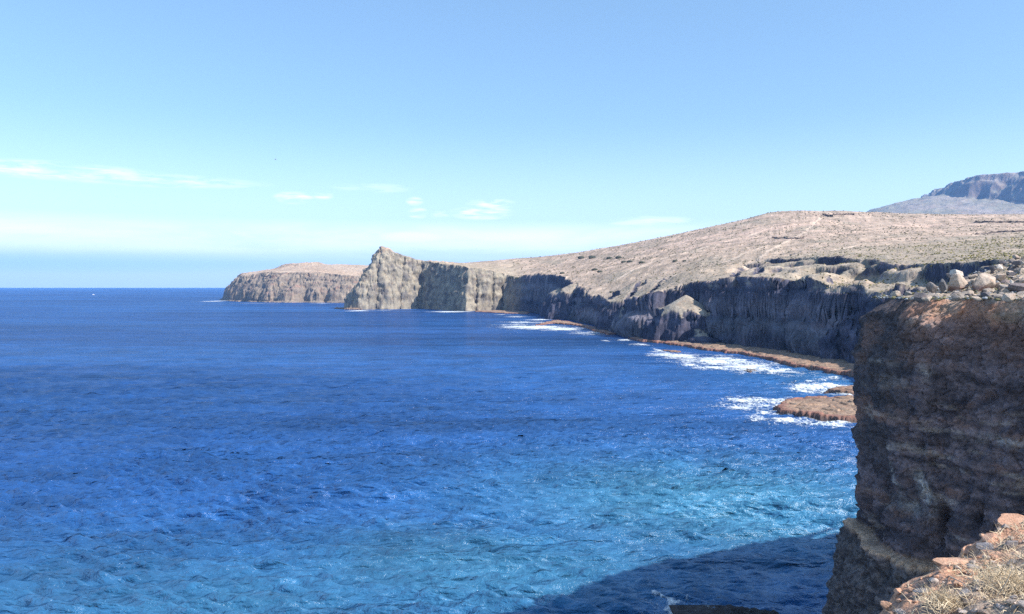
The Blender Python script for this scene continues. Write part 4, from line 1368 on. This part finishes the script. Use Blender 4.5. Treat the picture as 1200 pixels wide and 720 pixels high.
def build_fore():
    X, Y = np.meshgrid(np.arange(1.6, 10.5, 0.028), np.arange(4.2, 13.5, 0.03))
    Z, d = fore_height(X, Y)
    n = fbm(X / 0.5, Y / 0.5, 3.3, 5)
    edge = sm(1.0, 0.15, d + 0.5 * fbm(X / 0.9, Y / 0.9, 9.1, 3))
    c = lerp((0.44, 0.34, 0.26), (0.34, 0.27, 0.22), sm(-0.3, 0.3, n))
    c = lerp(c, (0.55, 0.30, 0.19), edge * 0.9)
    c = lerp(c, (0.22, 0.18, 0.165), sm(0.12, 0.3, fbm(X / 0.35, Y / 0.35, 6.6, 4)) * 0.7)
    k = np.maximum.reduce([d[:-1, :-1], d[1:, :-1], d[:-1, 1:], d[1:, 1:]]) > -4
    o = grid_mesh('foreground_slope', np.stack([X, Y, Z], -1), M_soil, c, keep=k)
    tag(o, 'sunlit crumbly red brown slope at the lower right corner', 'slope', kind='structure')
    # the ground that carries the viewer, outside the picture
    X, Y = np.meshgrid(np.arange(-10, 40, 0.8), np.arange(-20, 22, 0.8))
    Z, d = fore_height(X, Y)
    inside = (X > 1.9) & (X < 10.2) & (Y > 4.5) & (Y < 13.2)
    ins = inside[:-1, :-1] & inside[1:, 1:] & inside[1:, :-1] & inside[:-1, 1:]
    away = (Y < 4.6) | (X > 0.95 * Y)
    k = (np.maximum.reduce([d[:-1, :-1], d[1:, :-1], d[:-1, 1:], d[1:, 1:]]) > -6) & ~ins & (away[:-1, :-1] & away[1:, 1:] & away[1:, :-1] & away[:-1, 1:])
    o = grid_mesh('viewpoint_ground', np.stack([X, Y, Z - 0.12], -1), M_soil, np.broadcast_to(np.array((0.4, 0.3, 0.23)), (*X.shape, 3)).copy(), keep=k)
    tag(o, 'dry ground of the viewpoint behind the lower right slope', 'ground', kind='structure')


build_fore()


def fore_hit(px, py):
    D = np.arange(4.3, 12.5, 0.02)
    x = (px - 600) / F * D
    z, d = fore_height(x, D)
    hit = np.nonzero(z > H + (HY - py) / F * D)[0]
    if len(hit) == 0:
        return None
    i = hit[0]
    return np.array([x[i], D[i], z[i]])


def build_fore_things():
    for (x0, x1, y0, y1, c, sd_, lab) in (
            (1170, 1212, 604, 622, (0.50, 0.29, 0.195), 41, 'large rounded orange rock at the top of the foreground slope by the right edge'),
            (1100, 1142, 650, 668, (0.50, 0.31, 0.215), 42, 'long orange clod overhanging the brim in the middle of the foreground slope'),
            (1127, 1146, 641, 652, (0.55, 0.32, 0.22), 43, 'blocky orange clod on the brim above the long clod'),
            (1152, 1182, 627, 637, (0.50, 0.29, 0.20), 44, 'flat red brown clod under the large rounded orange rock'),
            (1128, 1152, 662, 672, (0.33, 0.28, 0.25), 45, 'greyish flat stone among twigs near the dark hollow'),
            (1150, 1175, 637, 648, (0.20, 0.19, 0.20), 46, 'dark grey stone with pale edges on the slope, upper middle'),
            (1178, 1200, 632, 646, (0.22, 0.20, 0.20), 47, 'dark grey stone at the right edge below the orange rock'),
            (1075, 1095, 688, 700, (0.24, 0.22, 0.22), 48, 'dark flat stone on the lower slope, left of the round tuft'),
            (1128, 1146, 692, 704, (0.36, 0.31, 0.28), 49, 'pale grey stone in the shadow of the hollow'),
            (1036, 1052, 706, 716, (0.52, 0.31, 0.21), 50, 'orange clod at the lower left end of the brim')):
        p = fore_hit((x0 + x1) / 2, (y0 + y1) / 2 + 2)
        if p is None: continue
        w = (x1 - x0) / F * p[1]; h = (y1 - y0) / F * p[1]
        boulder('clod' if 'clod' in lab else 'stone', p + np.array([0, 0.05, -h * 0.12]), (w * 1.1, w * 0.8, h * 1.2), c, rotz=0.2, seed=sd_, sub=3, mat=M_pebble, label=lab, cat='clod' if 'clod' in lab else 'stone', box=0.35, rough=0.13, cuts=6)
    r = np.random.default_rng(31)
    n = 0
    while n < 120:
        px, py = r.uniform(1010, 1205), r.uniform(600, 722)
        p = fore_hit(px, py)
        if p is None or p[1] < 4.6: continue
        _, d = fore_height(np.array([p[0]]), np.array([p[1]]))
        if d[0] < -0.1: continue
        red = d[0] < 0.45 and r.random() < 0.75
        s = 0.025 + 0.075 * r.random() ** 2.5
        c = np.array((0.52, 0.30, 0.20)) if red else np.array((0.33, 0.275, 0.24)) * r.uniform(0.5, 1.5)
        boulder('clod' if red else 'stone', p + np.array([0, 0, s * 0.15]), (s * r.uniform(0.9, 1.5), s, s * 0.7), c, rotz=r.uniform(0, 6.3), sub=1, mat=M_pebble,
                label=f"{'bigger' if s > 0.055 else 'small'} red clod crumbling along the {'lower left' if px < 1085 else 'middle' if px < 1145 else 'upper right'} stretch of the brim" if red else f"{'bigger' if s > 0.055 else 'small'} grey stone among dry twigs {'at the lower left' if px < 1090 else 'in the middle' if px < 1150 else 'near the right edge'} of the foreground slope", cat='clod' if red else 'stone',
                group='red clods along the brim' if red else 'loose stones on the foreground slope')
        n += 1


build_fore_things()


def blades(pts, length, width, mat, name, label, cat, seed, lean=0.9, kind='stuff', curve=0.3):
    r = np.random.default_rng(seed)
    n = len(pts)
    a = r.uniform(0, 2 * math.pi, n)
    el = np.clip(r.normal(0.55, 0.4, n), 0.05, 1.4)
    L = length * r.uniform(0.4, 1.3, n)
    dirv = np.c_[np.cos(a) * np.cos(el), np.sin(a) * np.cos(el), np.sin(el)]
    side = np.c_[-np.sin(a), np.cos(a), r.uniform(-0.5, 0.5, n)] * (width * r.uniform(0.6, 1.3, n))[:, None]
    p0 = np.asarray(pts)
    p1 = p0 + dirv * L[:, None] * 0.55
    d2 = dirv + np.c_[r.normal(0, curve, n), r.normal(0, curve, n), -np.abs(r.normal(0, curve, n))]
    p2 = p1 + d2 * L[:, None] * 0.5
    up = np.c_[np.zeros(n), np.zeros(n), width * np.ones(n)]
    V = np.stack([p0 - side, p0 + side, p0 + up, p1 - side * 0.8, p1 + side * 0.8, p1 + up * 0.8, p2], 1)
    f = np.array([(0, 1, 4), (0, 4, 3), (1, 2, 5), (1, 5, 4), (2, 0, 3), (2, 3, 5), (3, 4, 6), (4, 5, 6), (5, 3, 6)])
    Fc = f[None] + (np.arange(n) * 7)[:, None, None]
    o = mesh_from(name, V.reshape(-1, 3), Fc.reshape(-1, 3), mat, None, smooth=False)
    return tag(o, label, cat, kind=kind)


def build_grass():
    r = np.random.default_rng(77)
    N = 17000
    X = r.uniform(2.0, 9.0, N); Y = r.uniform(4.6, 11.5, N)
    Z, d = fore_height(X, Y)
    px = 600 + F * X / Y; py = HY + F * (H - Z) / Y
    dens = fbm(X / 0.55, Y / 0.55, 4.4, 3)
    ok = (d > 0.25) & (px < 1260) & (py < 760) & (dens + r.normal(0, 0.15, N) + sm(1080, 1190, px) * 0.35 > 0.06)
    blades(np.c_[X, Y, Z][ok], 0.14, 0.0030, M_grass, 'dry_grass', 'tangled straw coloured dry grass on the foreground slope', 'dry grass', 78)
    # round tuft
    p = fore_hit(1107, 712)
    if p is not None:
        q = p + np.c_[r.normal(0, 0.09, 520), r.normal(0, 0.09, 520), np.abs(r.normal(0.02, 0.04, 520))]
        blades(q, 0.10, 0.0025, M_grass, 'dry_tuft', 'round pale tuft of dry grass at the bottom of the foreground slope', 'tuft', 79, kind='stuff')
    p = fore_hit(1190, 690)
    if p is not None:
        q = p + np.c_[r.normal(0, 0.16, 700), r.normal(0, 0.16, 700), np.abs(r.normal(0.02, 0.05, 700))]
        blades(q, 0.16, 0.003, M_grass, 'dry_tuft', 'wide straw tuft at the right edge of the foreground slope', 'tuft', 80, kind='stuff')
    # single stems
    stems = [((1168, 702), (1182, 668), 'upright straight pale twig by the dark hollow'), ((1130, 652), (1160, 684), 'long thin twig falling across the stones below the brim'), ((1140, 660), (1172, 678), 'thin twig lying right of the long falling one'),
             ((1112, 676), (1136, 700), 'bent dry twig in the shaded hollow'), ((1062, 690), (1090, 672), 'pale twig lying along the brim at the lower left'), ((1150, 706), (1196, 714), 'low twig lying across the bottom right corner'),
             ((1175, 676), (1199, 662), 'thin twig rising toward the right edge'), ((1096, 668), (1120, 664), 'short twig behind the long orange clod')]
    for a, b, lab in stems:
        p, q = fore_hit(*a), fore_hit(*b)
        if p is None: continue
        D = p[1] + 0.02
        e = ray(b[0], b[1], min(D, q[1] if q is not None else D)) + np.array([0, -0.05, 0.03])
        mid = (p + e) / 2 + np.array([0.01, -0.02, 0.03])
        ax = (e - p) / np.linalg.norm(e - p)
        u = np.cross(ax, (0, 0, 1)); u /= np.linalg.norm(u) + 1e-9
        w = np.cross(u, ax)
        V = []
        for c, rad in ((p, 0.0055), (mid, 0.0045), (e, 0.002)):
            for k in range(6):
                t = k * math.pi / 3
                V.append(c + (u * math.cos(t) + w * math.sin(t)) * rad)
        Fc = [(i * 6 + k, i * 6 + (k + 1) % 6, (i + 1) * 6 + (k + 1) % 6, (i + 1) * 6 + k) for i in range(2) for k in range(6)]
        tag(mesh_from('dry_twig', V, Fc, M_twig), lab, 'twig', 'dry twigs on the foreground slope')


build_grass()


# ------------------------------------------------------------------ dark sea stack at the bottom edge, boat, gull
def build_stack():
    c = sea_pt(870, 722)
    xs = np.arange(c[0] - 8, c[0] + 10, 0.11)
    ys = np.arange(c[1] - 14, c[1] + 5, 0.14)
    X, Y = np.meshgrid(xs, ys)
    poly = [sea_pt(826, 742), sea_pt(832, 728), sea_pt(842, 724), sea_pt(880, 726), sea_pt(910, 728), sea_pt(922, 736), sea_pt(960, 800), sea_pt(840, 800)]
    d, _ = sdist(poly, X, Y)
    d = d + fbm(X / 1.5, Y / 1.5, 2.2, 4) * 0.7
    Z = -1 + 2.6 * sm(-0.3, 0.7, d) + fbm(X / 1.2, Y / 1.2, 6.2, 4) * 0.7 * sm(0, 1, d) + 0.3 * sm(0.5, -1.5, X - c[0])
    col = lerp((0.045, 0.038, 0.04), (0.08, 0.066, 0.062), sm(-0.3, 0.3, fbm(X, Y, 3, 3)))
    k = np.maximum.reduce([Z[:-1, :-1], Z[1:, :-1], Z[:-1, 1:], Z[1:, 1:]]) > -0.8
    o = grid_mesh('sea_rock', np.stack([X, Y, Z], -1), M_near, col, keep=k)
    tag(o, 'dark flat topped rock in the shaded water at the bottom edge', 'rock')


build_stack()


def empty(name, loc):
    o = bpy.data.objects.new(name, None)
    COL.objects.link(o)
    o.location = loc
    return o


def build_boat():
    D = 3600.0
    x, y = plan(109.5, D)
    b = empty('motor_boat', (x, y, 0))
    tag(b, 'tiny white motor boat far out near the horizon at the left', 'boat')
    L, Wd = 10.0, 3.4
    ts = np.linspace(0, 1, 9)
    rows = []
    for t in ts:
        w = Wd / 2 * (1 - max(0, (t - 0.45) / 0.55) ** 2.2)
        zz = 1.5 + 0.9 * t ** 2
        X = (t - 0.5) * L
        rows.append([(X, -w, zz), (X, -w * 0.75, 0.2), (X, 0, -0.5), (X, w * 0.75, 0.2), (X, w, zz)])
    P = np.array(rows)
    V = P.reshape(-1, 3)
    Fc = grid_faces(9, 5)
    mesh_from('hull', V, Fc, M_white, None, parent=b)
    dk = [(r[0], r[4]) for r in rows]
    V2 = np.array([p for q in dk for p in q]) - np.array([0, 0, 0.15])
    mesh_from('deck', V2, grid_faces(9, 2), M_white, None, smooth=False, parent=b)
    def box(name, x0, x1, w0, z0, z1, rake, mat, par):
        v = [(x0, -w0, z0), (x1, -w0, z0), (x1, w0, z0), (x0, w0, z0), (x0 + rake * 0.3, -w0 * 0.85, z1), (x1 - rake, -w0 * 0.85, z1), (x1 - rake, w0 * 0.85, z1), (x0 + rake * 0.3, w0 * 0.85, z1)]
        f = [(0, 1, 5, 4), (1, 2, 6, 5), (2, 3, 7, 6), (3, 0, 4, 7), (4, 5, 6, 7)]
        return mesh_from(name, v, f, mat, None, smooth=False, parent=par)
    cb = box('cabin', -3, 2.0, 1.25, 1.4, 3.6, 1.2, M_white, b)
    box('window', -2.5, 1.7, 1.28, 2.4, 3.1, 0.9, M_glass, cb)
    box('flybridge', -2.6, 0.0, 1.0, 3.62, 4.6, 0.6, M_white, b)
    v = [(-2, -.05, 4.4), (-1.9, -.05, 4.4), (-1.9, .05, 4.4), (-2, .05, 4.4), (-2, -.04, 7), (-1.93, -.04, 7), (-1.93, .04, 7), (-2, .04, 7)]
    mesh_from('mast', v, [(0, 1, 5, 4), (1, 2, 6, 5), (2, 3, 7, 6), (3, 0, 4, 7), (4, 5, 6, 7)], M_white, None, smooth=False, parent=b)
    b.rotation_euler = (0, 0, 0.5)


def build_gull():
    c = ray(323, 187, 190)
    b = empty('gull', tuple(c))
    tag(b, 'tiny dark gull gliding high in the left sky', 'bird')
    ts = np.linspace(0, 1, 8)
    V = []
    for t in ts:
        r = 0.075 * math.sin(math.pi * min(1, 0.08 + t * 0.86)) ** 0.7 + 0.004
        for k in range(8):
            a = k * math.pi / 4
            V.append((0.5 * (t - 0.5), r * math.cos(a), r * math.sin(a) * 0.9))
    mesh_from('body', V, [(i * 8 + k, i * 8 + (k + 1) % 8, (i + 1) * 8 + (k + 1) % 8, (i + 1) * 8 + k) for i in range(7) for k in range(8)], M_bird, None, parent=b)
    for s in (-1, 1):
        rows = []
        for t in np.linspace(0, 1, 7):
            yy = s * (0.05 + 0.62 * t)
            zz = 0.03 + 0.14 * math.sin(t * 2.0) * (1 - 0.45 * t)
            ch = 0.17 * (1 - t ** 1.6) + 0.02
            x0 = 0.08 - 0.12 * t ** 2 + 0.05 * math.sin(3 * t)
            rows.append([(x0, yy, zz), (x0 - ch * 0.35, yy, zz + 0.018), (x0 - ch, yy, zz), (x0 - ch * 0.4, yy, zz - 0.008), (x0, yy, zz)])
        mesh_from('wing', np.array(rows).reshape(-1, 3), grid_faces(7, 5), M_bird, None, parent=b)
    mesh_from('tail', [(-0.2, -0.03, 0.02), (-0.2, 0.03, 0.02), (-0.36, 0.09, 0.03), (-0.36, -0.09, 0.03), (-0.2, 0, -0.01), (-0.35, 0, 0.01)], [(0, 1, 2, 3), (0, 3, 5, 4), (1, 4, 5, 2)], M_bird, None, smooth=False, parent=b)
    b.rotation_euler = (0.25, -0.1, 0.5)


build_boat()
build_gull()


# ------------------------------------------------------------------ haze
def build_haze():
    m = bpy.data.materials.new('sea_haze')
    m.use_nodes = True
    t = NT(m.node_tree)
    t.n.clear()
    out = t.node('ShaderNodeOutputMaterial')
    v = t.node('ShaderNodeVolumePrincipled')
    v.inputs['Color'].default_value = (0.20, 0.48, 1.0, 1)
    v.inputs['Density'].default_value = 4.0e-5
    v.inputs['Anisotropy'].default_value = 0.0
    t.l.new(v.outputs[0], out.inputs['Volume'])
    s = 25000
    z0, z1 = -8.0, 1080.0
    V = [(-s, -2000, z0), (s, -2000, z0), (s, s, z0), (-s, s, z0), (-s, -2000, z1), (s, -2000, z1), (s, s, z1), (-s, s, z1)]
    # sides stay outside the sea sheet
    V = [(x * 5.2 if abs(x) == s else x, y, z) for x, y, z in V]
    o = mesh_from('haze', V, [(0, 3, 2, 1), (4, 5, 6, 7), (0, 1, 5, 4), (1, 2, 6, 5), (2, 3, 7, 6), (3, 0, 4, 7)], m, None, smooth=False)
    tag(o, 'thin blue sea haze filling the air over the whole bay', 'haze', kind='stuff')


build_haze()
